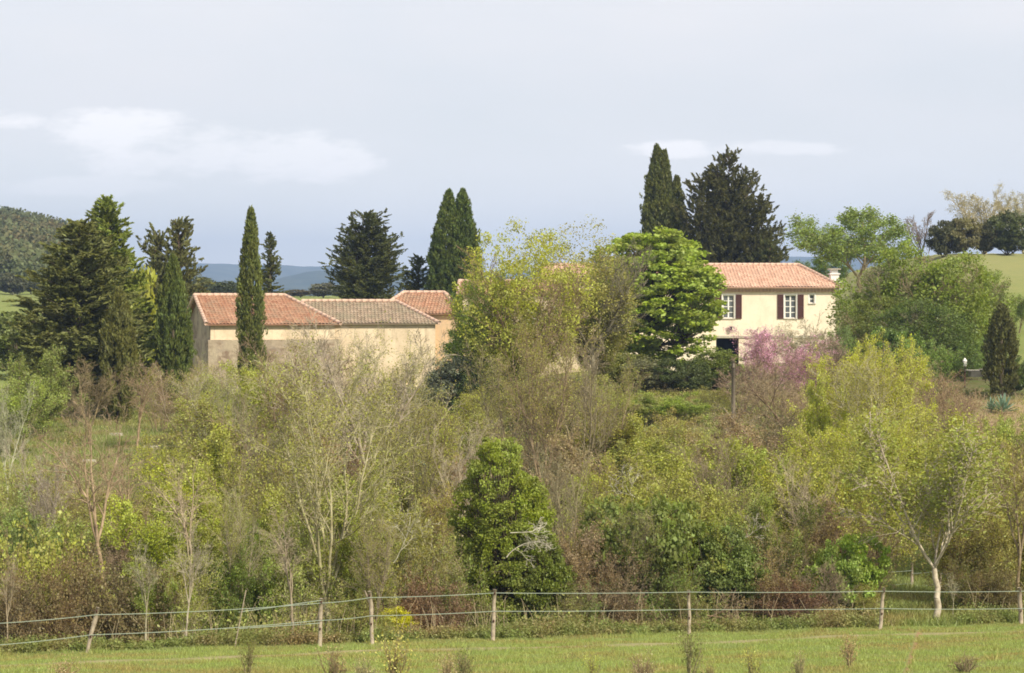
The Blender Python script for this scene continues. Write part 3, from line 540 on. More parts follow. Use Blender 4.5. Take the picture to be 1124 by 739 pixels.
# ------------------------------------------------------------------ front row along the fence
plant(broadleaf(501, 5.0, 3.1, leaf=.052, nclump=680, per=100, crad=.24, base=-.02, trunk_r=.1, flat=.7, inner=.2, rough=.24, lobes=16), 'evergreen_bush', 'bush', 'big dense egg-shaped evergreen bush behind the fourth fence post', 553, 60.5, 486, 100, W5, (.22, .29, .045), rz=0, base=692)
plant(P(DB, 0), 'evergreen_bush', 'bush', 'lower dark skirt of leaves at the right foot of the big evergreen bush', 592, 60, 580, 40, W5, (.14, .2, .04), base=692)
for i, (px, dY, top, w, kind, wc, lc, lab) in enumerate((
    (14, 2.6, 600, 80, BM, W3, (0.197, 0.157, 0.072), 'brown bramble tangle at the left edge behind the fence'), (62, 2.8, 612, 84, BM, W3, (0.230, 0.179, 0.074), 'brown-green bramble just left of the leaning fence post'), (120, 3.2, 608, 80, BM, W3, (0.197, 0.157, 0.072), 'russet bramble just right of the leaning fence post'),
    (165, 3.0, 618, 70, SG, W2, (0.230, 0.306, 0.058), 'green shrub with two thin pale stems right of the leaning post'), (205, 3.6, 596, 80, SO, W2, OL, 'twiggy olive shrub with slanting pale stems behind the sagging tape'), (38, 5.5, 575, 90, BM, W3, OL, 'high bramble with reddish tips above the left bramble tangle'),
    (250, 4.2, 590, 80, SG, W1, GR, 'green shrub behind the thin slanting stake'), (292, 5.4, 576, 80, SG, W1, (0.249, 0.325, 0.066), 'leafy green shrub left of the twin-stemmed trunk'), (326, 4.6, 560, 70, SO, W2, OL, 'small grey tree with twin stems left of the second fence post'),
    (402, 4.4, 552, 80, SG, W1, (0.249, 0.315, 0.058), 'leafy green shrub above the third fence post'), (432, 4.8, 540, 80, SO, W2, OL, 'half-bare shrub with a pale dead bough between third and fourth posts'), (470, 3.4, 628, 70, BM, W4, (0.220, 0.157, 0.088), 'reddish-brown low bramble left of the fourth fence post'),
    (498, 4.4, 590, 60, BM, W1, GR, 'green bramble against the left foot of the big evergreen bush'), (400, 2.6, 640, 46, BM, W3, OL, 'small bramble with broad olive leaves round the third fence post'), (640, 4.6, 575, 80, SO, W4, BR, 'brown twiggy shrub right of the big evergreen bush'),
    (628, 3.0, 638, 70, BM, W1, GR, 'low bramble with small white flowers right of the big evergreen bush'), (672, 3.4, 610, 70, BM, W4, (0.220, 0.157, 0.088), 'brown bramble between the evergreen bush and the fifth fence post'), (706, 4.6, 548, 84, DB, W5, (0.174, 0.224, 0.055), 'dark green bush left of the fifth fence post'),
    (735, 3.2, 600, 66, BM, W3, GR, 'green bramble wrapped round the fifth fence post foot'), (762, 5.0, 552, 84, SG, W1, (0.249, 0.325, 0.058), 'green shrub standing over the fifth fence post'), (800, 4.4, 575, 76, DB, W5, (0.174, 0.224, 0.055), 'dark green bush behind the slanting dead branch'),
    (834, 3.8, 590, 70, BM, W4, (0.261, 0.206, 0.074), 'reddish-green bramble between slanting branch and dark brown mound'), (852, 6.0, 545, 90, SG, W1, (0.230, 0.288, 0.058), 'green shrub above the dark brown bramble mound'), (866, 2.8, 632, 84, BM, W3, (0.183, 0.102, 0.059), 'dark red-brown bramble mound midway between fifth and sixth posts'),
    (905, 3.2, 612, 60, SB, W1, BR, 'grey bare shrub right of the dark brown bramble mound'), (930, 4.0, 588, 62, DB, W3, (0.249, 0.379, 0.058), 'bright green small bush left of the sixth fence post'), (948, 3.0, 640, 40, SO, W3, OL, 'multi-stemmed stump with few leaves just left of the sixth fence post'),
    (905, 7.0, 548, 90, SO, W4, BR, 'brown-green shrub above the small bright green bush'), (1062, 4.0, 610, 66, BM, W3, (0.153, 0.179, 0.044), 'dark green bramble right of the white-trunked tree'), (1098, 3.4, 618, 66, BM, W3, (0.183, 0.165, 0.053), 'brown-green bramble left of the last fence post'),
    (1078, 6.5, 545, 90, SO, W3, OL, 'tall olive shrub above the dark green bramble at right'), (1122, 5.5, 560, 70, SG, W3, OL, 'olive shrub behind the last fence post'), (1045, 8.5, 560, 60, SO, W3, OL, 'brownish shrub at the right side of the grassy gap'), (962, 8.5, 560, 60, SB, W3, BR, 'grey-brown bare shrub at the left side of the grassy gap'))):
    x_ = X_at(px, 55); Yf_ = float(fence_y(x_)); x_ = X_at(px, Yf_); Y = float(fence_y(x_)) + dY
    plant(P(kind, i), 'hedgerow_bramble' if kind is BM else 'hedgerow_shrub', 'bramble' if kind is BM else 'shrub', lab, px, Y, top, w, wc, lc)
plant(DB[0], 'yellow_bush', 'bush', 'little bright yellow-leaved bush right of the third fence post', 434, 57.2, 668, 44, W3, (.50, .60, .06))
# deadwood
def deadwood(label, px, Y, py, L, ang, seed, r=.045, col=(.5, .46, .38)):
    r *= .62; col = tuple(c * .8 for c in col)
    st = [((0, 0, 0), (math.cos(ang), 0.1, math.sin(ang)), L, r)]
    S, _ = grow(seed, st, [(7, .62, .75, .2, .16, .0, 9), (5, .55, .7, .25, .2, 0, 5), (3, .5, .7, .3, .2, 0, 3), (0, 0, 0, 0, .2, 0, 2)], .005)
    o = obj('dead_branch', segs_mesh('dead_branch', S), M_bark, None, col); o.location = (X_at(px, Y), Y, Z_at(py, Y)); tag(o, label, 'branch'); return o
for px, dY, top, w, wc, rz_, q, lab in ((322, 2.2, 556, 60, (.40, .35, .27), 1.1, T3, 'short twin-stemmed bare tree just left of the second fence post'), (160, 1.6, 590, 40, (.45, .41, .33), 2.0, T3, 'thin whitish crooked stem right of the leaning fence post'), (204, 1.8, 575, 44, (.45, .41, .33), 3.0, T3, 'thin whitish stem between leaning post and the thin stake'),
        (412, 2.4, 560, 60, (.36, .31, .24), 4.0, T1, 'grey bare tree rising behind the third fence post'), (8, 1.6, 610, 30, (.42, .35, .27), 5.0, T3, 'pale bare stem at the left edge behind the fence'), (700, 3.6, 548, 60, (.30, .24, .19), .7, T1, 'brownish bare tree between evergreen bush and fifth fence post'),
        (868, 5.0, 560, 60, (.33, .26, .2), 2.7, T1, 'brownish bare tree over the dark red-brown bramble mound'), (1046, 2.2, 628, 18, (.45, .41, .33), 1.7, T3, 'small pale crooked stem right of the white-trunked tree'), (262, 4.4, 520, 60, (.42, .38, .3), .3, T1, 'slim pale bare tree behind the thin stake')):
    Yq = 55.0
    for _ in range(12): Yq = float(fence_y(X_at(px, Yq))) + dY
    plant(q, 'bare_tree', 'tree', lab, px, Yq, top, w, wc, OL, rz=rz_)
deadwood('bleached dead branches spreading over the face of the big evergreen bush', 556, 58.6, 612, 1.1, 1.0, 3, .03, (.7, .67, .6))
deadwood('second bleached dead spray on the evergreen bush, reaching right', 560, 58.7, 585, .9, -.2, 8, .025, (.7, .67, .6))
deadwood('pale dead bough pointing right above the third fence post', 432, 58, 618, 1.3, .75, 5, .04, (.6, .58, .48))
deadwood('slanting broken branch propped beside the fifth fence post', 764, 60.4, 685, 1.35, .62, 6, .07, (.36, .28, .2))
deadwood('fallen pinkish branch lying right of the fifth fence post', 776, 60.2, 676, .8, -.3, 9, .035, (.42, .28, .22))
deadwood('short dead fork sticking out of the bush right of the fifth post', 806, 63, 594, .9, .5, 10, .03, (.5, .47, .42))
deadwood('bleached branch in the shrubs right of the big evergreen bush', 716, 71, 560, 1.6, 2.2, 12, .04, (.62, .6, .52))
deadwood('long fallen limb above and left of the big evergreen bush', 455, 84, 487, 2.6, .55, 13, .06, (.5, .44, .34))
deadwood('dead tangled limb low in the grey tangle right of the utility pole', 862, 90, 508, 3.4, 2.5, 14, .08, (.42, .36, .28))
deadwood('dark crooked limb in the grey tangle under the Judas tree', 868, 96, 482, 3.2, 2.2, 15, .09, (.22, .16, .12))

# ------------------------------------------------------------------ agaves
def agave(label, px, Y, top, n, col, seed):
    rs = np.random.RandomState(seed); b = MB()
    H = Z_at(top, Y) - gz(X_at(px, Y), Y); H = max(H, .6)
    for i in range(n):
        a = i * 2.4; e = math.radians(20 + 62 * (i / n)); L = H * rs.uniform(.85, 1.1)
        prev = None
        for k in range(6):
            t = k / 5; rr = L * t * math.cos(e) ; z = L * t * math.sin(e) - .12 * L * t * t * (1 - i / n); w = .10 * H * (1 - t ** 2) + .01
            c = np.array([math.cos(a) * rr, math.sin(a) * rr, z]); s_ = np.array([-math.sin(a), math.cos(a), 0]) * w; u = np.array([0, 0, w * .5])
            cur = (c - s_ + u, c, c + s_ + u)
            if prev is not None:
                b.face((prev[0], prev[1], cur[1], cur[0]), rs.random()); b.face((prev[1], prev[2], cur[2], cur[1]), rs.random())
            prev = cur
    o = b.build('agave', M_leaf, None, col); o.location = (X_at(px, Y), Y, gz(X_at(px, Y), Y)); tag(o, label, 'agave')
agave('grey-blue agave on the bare soil below the small dark cypress', 1101, 113, 432, 26, (.16, .25, .19), 1)
agave('second agave, smaller, left beside the one on the bare soil', 1088, 114, 436, 20, (.17, .25, .18), 2)
agave('silvery blue agave above the big evergreen bush', 497, 94, 475, 30, (.20, .26, .24), 3)

# ------------------------------------------------------------------ weeds of the foreground
WD = [shrub_proto(601, H=.6, W=.35, stems=7, nleaf=700, leaf=.02, spread=.3, twig=.0022, kids=(4, 3, 2), lmat=M_leafmix), shrub_proto(602, H=.6, W=.4, stems=12, nleaf=500, leaf=.018, spread=.45, twig=.002, kids=(4, 4, 2), lmat=M_leafmix)]
for wp in WD:
    pass
for i, (px, Y, top, w, col, lab) in enumerate(((273, 41, 695, 16, (.11, .14, .04), 'slim green weed alone in the grass below the second fence post'), (366, 38, 694, 30, BR, 'brown dry weed clump below the second fence post'), (432, 37, 684, 44, OL, 'tall bushy weed in the foreground under the little yellow bush'),
        (400, 36.5, 712, 30, BR, 'low brown weed left of the tall bushy one'), (492, 37, 712, 24, BR, 'reddish weed left of the green one under the fourth post'), (507, 38, 698, 26, (.10, .14, .04), 'green weed below and left of the fourth fence post'), (757, 39, 680, 26, (.14, .15, .05), 'upright weed directly below the fifth fence post'),
        (705, 37, 706, 30, BR, 'pale brown weed left of the one below the fifth post'), (825, 36.5, 705, 14, OL, 'thin weed right of the one below the fifth post'), (877, 38, 706, 14, BR, 'thin brown weed below the dark bramble mound'), (933, 41, 690, 22, BR, 'dry brown weed below the small bright green bush'),
        (778, 37, 716, 16, OL, 'short weed between two taller ones near the bottom edge'), (68, 38, 718, 34, BR, 'low brown weed at the bottom left below the leaning post'), (1060, 39, 712, 34, (.22, .17, .10), 'pale dead weed under the grassy gap at right'), (650, 38, 712, 20, OL, 'sparse weed in the grass between fourth and fifth posts'))):
    plant(P(WD, i), 'weed', 'weed', lab, px, Y, top, w * 1.15, (.30, .25, .16), tuple(c * 1.35 for c in col))

# ------------------------------------------------------------------ what nobody could count
def scatter(rs, n, Y0, Y1, d0=1.2, power=1.0, side=.27):
    Y = Y0 + (Y1 - Y0) * rs.random(n * 2) ** power; X = (rs.random(n * 2) * 2 - 1) * (side * Y + 3)
    d = Y - fence_y(X); px = X / Y * F + CX
    ok = (d > d0) & ~((px > 968) & (px < 1062) & (d < 15))
    return X[ok][:n], Y[ok][:n]
rs = np.random.RandomState(9)
X, Y = scatter(rs, 8200, 54, 126, 2.8)
px = X / Y * F + CX
slope = (px > 10) & (px < 250) & (Y > 92) & (Y < 121)      # the open grass slope on the left
soil = (px > 1060) & (Y > 96) & (Y < 122)
keep = ~(slope & (rs.random(len(X)) < .93)) & ~(soil & (rs.random(len(X)) < .9)); X, Y = X[keep], Y[keep]
hgt = rs.uniform(.15, .75, len(X)) * np.where(Y < 100, 1, .7)
cen = np.stack([X, Y, ground(X, Y) + hgt * .6], 1)
Pn, ct = clump_leaves(rs, cen, hgt * 1.15, 100, .85, .3); 
o = obj('undergrowth', leafmesh('undergrowth', rs, leafquads(rs, Pn, .075, .04), .6 * rs.random(len(Pn)) + .4 * ct), M_under, None, (.31, .37, .09)); tag(o, 'low leafy undergrowth covering the slope between the bushes', 'undergrowth', kind='stuff')
# low growth along the foot of the hedgerow
X = rs.uniform(-22, 26, 5200); Y = fence_y(X) + .5 + 4.0 * rs.random(5200) ** 1.3; px = X / Y * F + CX; ok = ~((px > 968) & (px < 1050)); X, Y = X[ok], Y[ok]
hgt = rs.uniform(.06, .30, len(X)) * (1 + .6 * np.sin(X * 1.3) * np.sin(X * .37 + 1)); cen = np.stack([X, Y, ground(X, Y) + hgt * .5], 1)
Pn, ct = clump_leaves(rs, cen, hgt * 1.1, 60, .8, .3)
o = obj('undergrowth', leafmesh('undergrowth', rs, leafquads(rs, Pn, .055, .03), .5 * rs.random(len(Pn)) + .5 * ct), M_under, None, (.19, .25, .06)); tag(o, 'low weeds and ivy along the foot of the hedgerow', 'undergrowth', kind='stuff')
# dry stalks
X, Y = scatter(rs, 20000, 52.5, 124, 1.6)
z = ground(X, Y); h = rs.uniform(.2, 1.0, len(X)) * np.where(Y > 100, .6, 1); lx, ly = rs.normal(0, .28, (2, len(X))) * h
S = np.stack([X, Y, z - .05, X + lx * .4, Y + ly * .4, z + h * .55, np.full(len(X), .008), np.full(len(X), .006)], 1)
S2 = np.stack([X + lx * .4, Y + ly * .4, z + h * .55, X + lx, Y + ly, z + h, np.full(len(X), .006), np.full(len(X), .004)], 1)
o = obj('dry_stalks', segs_mesh('dry_stalks', np.concatenate([S, S2])), M_bark, None, (.46, .39, .27)); tag(o, 'dry grey-brown stalks standing in the undergrowth', 'stalks', kind='stuff')
# grass of the slopes
def grassmesh(X, Y, h0, h1, w, patchy=False):
    n = len(X); z = ground(X, Y); a = rs.uniform(0, 2 * PI, n); h = rs.uniform(h0, h1, n)
    if patchy:
        q = np.sin(X * 1.7 + 2 * np.sin(Y * .9)) * np.sin(Y * 2.3 + X * .6) + .7 * np.sin(X * 5.1 + Y * 3.3) * np.sin(Y * 4.7 - X * 2.1); h = h * (.75 + .9 * np.clip(q, 0, 1.5) ** 2)
    l = rs.normal(0, .45, (2, n)) * h
    V = np.stack([np.stack([X - np.cos(a) * w, Y - np.sin(a) * w, z - .01], 1), np.stack([X + np.cos(a) * w, Y + np.sin(a) * w, z - .01], 1), np.stack([X + l[0], Y + l[1], z + h], 1)], 1)
    return npmesh('grass', V.reshape(-1, 3), np.arange(3 * n).reshape(n, 3), rs.random(n))
X, Y = scatter(rs, 90000, 75, 125, 4)
X2 = rs.uniform(-30, -10, 60000); Y2 = rs.uniform(90, 122, 60000)
X3 = rs.uniform(9, 14.5, 26000); Y3 = fence_y(X3) + rs.uniform(.3, 16, 26000)
o = obj('slope_grass', grassmesh(np.concatenate([X, X2, X3]), np.concatenate([Y, Y2, Y3]), .06, .26, .014), M_grass, None, (.22, .28, .075)); tag(o, 'green grass on the slopes and in the gap of the thicket', 'grass', kind='stuff')
n = 420000
Y = 30 + 34 * rs.random(n) ** .8; X = (rs.random(n) * 2 - 1) * (.24 * Y + 2); d = Y - fence_y(X)
tr = np.abs(X - (10.7 - .19 * (60 - Y))) < .05 + .03 * np.sin(Y * 3)
bare = np.exp(-((d + 4.4 + .6 * np.sin(X * .5)) / .6) ** 2) > .25 + .5 * rs.random(n)
ok = (d < .9) & ~tr & ~bare; X, Y = X[ok], Y[ok]
o = obj('field_grass', grassmesh(X, Y, .012, .085, .007, True), M_grass, None, (.26, .35, .08)); tag(o, 'short grazed grass of the foreground field', 'grass', kind='stuff')
# wood on the far left hill
hy = rs.uniform(330, 660, 6500); hx = X_at(rs.uniform(-420, 112, 6500), hy); pz = ground(hx, hy); pxx = hx / hy * F + CX; pyy = HY - (pz - EZ) / hy * F
ok = ((pyy < 284 + rs.normal(0, 6, len(hx))) & (pxx < 100)) | ((rs.random(len(hx)) < .3) & (pxx < 110) & (hy > 350)); hx, hy, pz = hx[ok], hy[ok], pz[ok]
rad = rs.uniform(1.8, 4.2, len(hx)); cen = np.stack([hx, hy, pz + rad * .8], 1)
Pn, ct = clump_leaves(rs, cen, rad, 200, 1.0, 1.2); 
o = obj('hillside_wood', leafmesh('hillside_wood', rs, leafquads(rs, Pn, .75, .5), .35 * rs.random(len(Pn)) + .65 * ct), M_wood_far, None, (.11, .135, .06)); tag(o, 'evergreen wood covering the far hill on the left', 'wood', kind='stuff')
# low shrubs filling the foot of the trees on the right, and some more weeds and tufts
for i, (px, Y, top, w, kind, wc, lc, lab) in enumerate((
    (950, 128, 368, 56, SG, W1, (0.184, 0.267, 0.059), 'green shrub under the grey-green tree at the house corner'), (985, 126, 362, 60, DB, W5, (0.128, 0.193, 0.046), 'dark bush at the foot of the feathery tree right of the house'), (1018, 124, 372, 56, SG, W1, (0.198, 0.296, 0.066), 'green shrub between the feathery trees, left of the white lamp'),
    (1048, 132, 366, 44, DB, W5, (0.114, 0.177, 0.046), 'dark bush just behind the white lamp'), (1072, 134, 372, 44, SG, W1, (0.184, 0.281, 0.059), 'green shrub behind the stone step'), (1122, 132, 398, 36, SG, W1, (0.169, 0.251, 0.059), 'green shrub at the right edge behind the dark rounded bush'),
    (1000, 120, 392, 60, SO, W4, OL, 'olive-brown shrub left of the white lamp, in front of the dark bushes'), (925, 126, 360, 50, SG, W1, (0.198, 0.267, 0.079), 'grey-green shrub hiding the foot of the house corner'))):
    plant(P(kind, i), 'thicket_shrub', 'shrub', lab, px, Y, top, w, wc, lc)

# ------------------------------------------------------------------ buildings
def roof_mat(name, a, b, c):
    m, n, l = newmat(name)
    tn = attr(n, 'tint').outputs['Fac']; nz = noise(n, l, 1.1, 5, .65); n2 = noise(n, l, 5, 4, .7)
    r = n.new('ShaderNodeValToRGB'); e = r.color_ramp.elements; e[0].color = (*a, 1); e[1].color = (*b, 1); x = e.new(.6); x.color = (*[(p + q) / 2 * 1.05 for p, q in zip(a, b)], 1); l.new(tn, r.inputs[0])
    col = mix(n, l, mr(n, l, nz, .42, .62, 0, .75), r.outputs[0], c); col = mix(n, l, mr(n, l, n2, .5, .7, 0, .45), col, tuple(v * .62 for v in c))
    b_ = n.new('ShaderNodeBsdfPrincipled'); l.new(col, b_.inputs['Base Color']); b_.inputs['Roughness'].default_value = .9; b_.inputs['Specular IOR Level'].default_value = .15
    o = n.new('ShaderNodeOutputMaterial'); l.new(b_.outputs[0], o.inputs[0]); return m
def plaster(name, a, b, stain, k):
    m, n, l = newmat(name); tc = n.new('ShaderNodeTexCoord')
    col = mix(n, l, mr(n, l, noise(n, l, .9, 6, .65), .4, .65), a, b)
    mp = n.new('ShaderNodeMapping'); mp.inputs['Scale'].default_value = (2.6, 2.6, .35); l.new(tc.outputs['Object'], mp.inputs['Vector'])
    col = mix(n, l, mr(n, l, noise(n, l, 1.0, 5, .7, vec=mp.outputs[0]), .52, .72, 0, k), col, stain)
    col = mix(n, l, mr(n, l, noise(n, l, 6, 5, .7), .5, .75, 0, k * .6), col, stain)
    bs = n.new('ShaderNodeBsdfPrincipled'); l.new(col, bs.inputs['Base Color']); bs.inputs['Roughness'].default_value = .93; bs.inputs['Specular IOR Level'].default_value = .15
    bp = n.new('ShaderNodeBump'); bp.inputs['Strength'].default_value = .35; bp.inputs['Distance'].default_value = .03; l.new(noise(n, l, 7, 5, .6), bp.inputs['Height']); l.new(bp.outputs[0], bs.inputs['Normal'])
    o = n.new('ShaderNodeOutputMaterial'); l.new(bs.outputs[0], o.inputs[0]); return m
M_roofpink = roof_mat('roof_tiles_pink', (.46, .27, .19), (.66, .47, .35), (.50, .34, .25))
M_roofred = roof_mat('roof_tiles_red', (.30, .15, .09), (.44, .26, .17), (.30, .21, .14))
M_roofbrown = roof_mat('roof_tiles_brown', (.24, .18, .125), (.38, .29, .215), (.25, .22, .15))
M_plaster = plaster('cream_plaster', (.78, .69, .55), (.70, .61, .48), (.48, .40, .31), .35)
M_plaster2 = plaster('old_cream_plaster', (.72, .61, .44), (.58, .47, .33), (.40, .31, .21), .75)
M_white = plain('white_paint', (.78, .77, .73), (.70, .69, .64), 6, .5)
M_ridge = plain('ridge_mortar', (.60, .42, .32), (.48, .34, .26), 5, .9)
M_shutter = plain('brown_shutter_paint', (.085, .032, .025), (.07, .028, .022), 4, .5)
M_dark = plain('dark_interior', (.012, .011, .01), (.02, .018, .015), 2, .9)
M_wood = plain('weathered_post_wood', (.44, .37, .28), (.26, .21, .16), 9, .9, .5)
M_tape = plain('grey_green_fence_tape', (.22, .27, .22), (.30, .34, .28), 12, .6)
M_stonepale = plain('pale_stone', (.50, .46, .38), (.36, .33, .27), 3, .9, .5)
def glass_mat():
    m, n, l = newmat('window_glass'); b = n.new('ShaderNodeBsdfPrincipled'); b.inputs['Base Color'].default_value = (.10, .11, .12, 1); b.inputs['Roughness'].default_value = .08; b.inputs['Specular IOR Level'].default_value = .8
    o = n.new('ShaderNodeOutputMaterial'); l.new(b.outputs[0], o.inputs[0]); return m
M_glass = glass_mat()
def rubble():
    m, n, l = newmat('rubble_stone'); tc = n.new('ShaderNodeTexCoord')
    mp = n.new('ShaderNodeMapping'); mp.inputs['Scale'].default_value = (3.2, 3.2, 5); l.new(tc.outputs['Object'], mp.inputs['Vector'])
    v = n.new('ShaderNodeTexVoronoi'); v.inputs['Scale'].default_value = 1.0; l.new(mp.outputs[0], v.inputs['Vector'])
    v2 = n.new('ShaderNodeTexVoronoi'); v2.feature = 'DISTANCE_TO_EDGE'; l.new(mp.outputs[0], v2.inputs['Vector'])
    hs = n.new('ShaderNodeSeparateColor'); l.new(v.outputs['Color'], hs.inputs[0])
    col = mix(n, l, hs.outputs[0], (.34, .24, .17), (.66, .54, .40)); col = mix(n, l, mr(n, l, hs.outputs[1], .6, 1, 0, .7), col, (.52, .45, .37))
    col = mix(n, l, mr(n, l, v2.outputs['Distance'], .02, .08), (.46, .38, .28), col)
    col = mix(n, l, mr(n, l, noise(n, l, .9, 6), .42, .58, 0, .85), col, (.70, .60, .43))
    b = n.new('ShaderNodeBsdfPrincipled'); l.new(col, b.inputs['Base Color']); b.inputs['Roughness'].default_value = .95; b.inputs['Specular IOR Level'].default_value = .1
    bp = n.new('ShaderNodeBump'); bp.inputs['Distance'].default_value = .04; l.new(mr(n, l, v2.outputs['Distance'], 0, .2), bp.inputs['Height']); l.new(bp.outputs[0], b.inputs['Normal'])
    o = n.new('ShaderNodeOutputMaterial'); l.new(b.outputs[0], o.inputs[0]); return m
M_rubble = rubble()

def tiled_face(b, A, B, Cc, D, seed, period=.22, amp=.035, row=.38, sub=6):
    """barrel tiles on a roof face: eave A->B, ridge Cc (above A) -> D (above B)"""
    rs_ = np.random.RandomState(seed)
    A, B, Cc, D = (np.array(p, float) for p in (A, B, Cc, D)); e = B - A; L = np.linalg.norm(e); e /= L
    uc, ud = (Cc - A) @ e, (D - A) @ e; pv = (Cc - A) - uc * e; V = np.linalg.norm(pv); s = pv / V; nrm = np.cross(e, s); nrm *= np.sign(nrm[2]) or 1
    ncol = int(round(L / period)); nrow = int(V / row) + 1; us = np.linspace(0, L, ncol * sub + 1); tints = rs_.random((ncol + 1, nrow + 1))
    def vmax(u):
        if u < uc: return V * u / max(uc, 1e-6)
        if u > ud: return V * (L - u) / max(L - ud, 1e-6)
        return V
    prev = None; wavy = rs_.uniform(0, 6, 4)
    for i, u in enumerate(us):
        vm = vmax(u); wv = amp * math.cos(2 * PI * u / (L / ncol)) ; wv = wv if wv > 0 else wv * .7; pts = []
        jit = .05 * math.sin(7.3 * (i // sub)) 
        for j in range(nrow):
            for v, o_ in ((j * row, .03), ((j + 1) * row, 0)):
                vv = min(v + (jit if 0 < j < nrow else 0), vm); pts.append(A + e * u + s * max(vv, 0) + nrm * (wv + o_ + .022 * math.sin(u * 1.1 + wavy[0] + vv) * math.sin(vv * 1.6 + wavy[1]) + .012 * math.sin(u * 3.3 + vv * 2.1 + wavy[2]) + .012 * (tints[min(i // sub, ncol), j] - .5)))
        if prev is not None:
            for q in range(len(pts) - 1):
                if np.linalg.norm(prev[q] - prev[q + 1]) < 1e-4 and np.linalg.norm(pts[q] - pts[q + 1]) < 1e-4: continue
                b.face((prev[q], pts[q], pts[q + 1], prev[q + 1]), tints[min((i - 1) // sub, ncol), q // 2])
        prev = pts
def hiprect(w, dp, ze, zr, hipL, hipR, over=.35):
    """corner points of a roof over rectangle 0..w x 0..dp"""
    A = (-over, -over, ze); B = (w + over, -over, ze); Bb = (w + over, dp + over, ze); Ab = (-over, dp + over, ze); m = dp / 2
    return A, B, Bb, Ab, ((hipL if hipL else -over), m, zr), (w - hipR if hipR else w + over, m, zr)
def make_roof(parent, w, dp, ze, zr, hipL, hipR, mat, seed, over=.35, name='roof'):
    A, B, Bb, Ab, R0, R1 = hiprect(w, dp, ze, zr, hipL, hipR, over)
    b = MB(); tiled_face(b, A, B, R0, R1, seed); tiled_face(b, Bb, Ab, R1, R0, seed + 1)
    if hipL: tiled_face(b, Ab, A, R0, R0, seed + 2)
    if hipR: tiled_face(b, B, Bb, R1, R1, seed + 3)
    t = .07; dn = lambda p: (p[0], p[1], p[2] - t)
    up = lambda p: (p[0], p[1], p[2] - .028)
    for f in ((A, B, R1, R0), (Bb, Ab, R0, R1)) + (((Ab, A, R0),) if hipL else ()) + (((B, Bb, R1),) if hipR else ()):
        b.face([up(p) for p in f], .3); b.face([dn(p) for p in f][::-1], .3)
    ed = [A, B, Bb, Ab] if hipL and hipR else ([A, B, Bb, Ab, R0] if hipR else ([A, B, R1, Bb, Ab] if hipL else [A, B, R1, Bb, Ab, R0]))
    for i in range(len(ed)):
        p, q = ed[i], ed[(i + 1) % len(ed)]; b.face((dn(p), dn(q), up(q), up(p)), .2)
    rf = b.build(name, mat, parent)
    rd = MB()
    def ridge(p, q):
        p, q = np.array(p), np.array(q); n = max(2, int(np.linalg.norm(q - p) / .4))
        for i in range(n):
            a = p + (q - p) * i / n; c = p + (q - p) * (i + 1.08) / n; rd.tube([a + [0, 0, .03], c + [0, 0, .045]], [.13, .10], 8, .5)
    ridge(R0, R1)
    for c_, h, e_ in ((hipL, R0, (A, Ab)), (hipR, R1, (B, Bb))):
        for q in e_: ridge(q, h)
    rd.build('ridge_tiles', M_ridge, rf, smooth=True)
    return rf
def wall_panel(b, p0, ex, n_out, w, h, openings, th=.35, z0=0):
    """front wall with openings (u0,u1,v0,v1); p0 lower-left corner, ex along, n_out outward normal"""
    p0, ex, no = np.array(p0, float), np.array(ex, float), np.array(n_out, float); up = np.array([0, 0, 1.])
    us = sorted({0, w, *[o[0] for o in openings], *[o[1] for o in openings]}); vs = sorted({0, h, *[o[2] for o in openings], *[o[3] for o in openings]})
    pt = lambda u, v, d=0: p0 + ex * u + up * v - no * d
    for i in range(len(us) - 1):
        for j in range(len(vs) - 1):
            um, vm = (us[i] + us[i + 1]) / 2, (vs[j] + vs[j + 1]) / 2
            if any(o[0] < um < o[1] and o[2] < vm < o[3] for o in openings): continue
            b.face((pt(us[i], vs[j]), pt(us[i + 1], vs[j]), pt(us[i + 1], vs[j + 1]), pt(us[i], vs[j + 1])))
    for u0, u1, v0, v1 in openings:
        for a, c in (((u0, v0), (u0, v1)), ((u0, v1), (u1, v1)), ((u1, v1), (u1, v0)), ((u1, v0), (u0, v0))):
            b.face((pt(*a), pt(*c), pt(*c, th), pt(*a, th)))
def shell(b, w, dp, z0, ze, zr, gableL, gableR, front=None):
    """back, side and gable walls of a rectangle; front through wall_panel"""
    b.face(((w, dp, z0), (0, dp, z0), (0, dp, ze), (w, dp, ze)))
    L = [(0, dp, z0), (0, 0, z0), (0, 0, ze)] + ([(0, dp / 2, zr)] if gableL else []) + [(0, dp, ze)]; b.face(L)
    R_ = [(w, 0, z0), (w, dp, z0), (w, dp, ze)] + ([(w, dp / 2, zr)] if gableR else []) + [(w, 0, ze)]; b.face(R_)
    if front is None: b.face(((0, 0, z0), (w, 0, z0), (w, 0, ze), (0, 0, ze)))
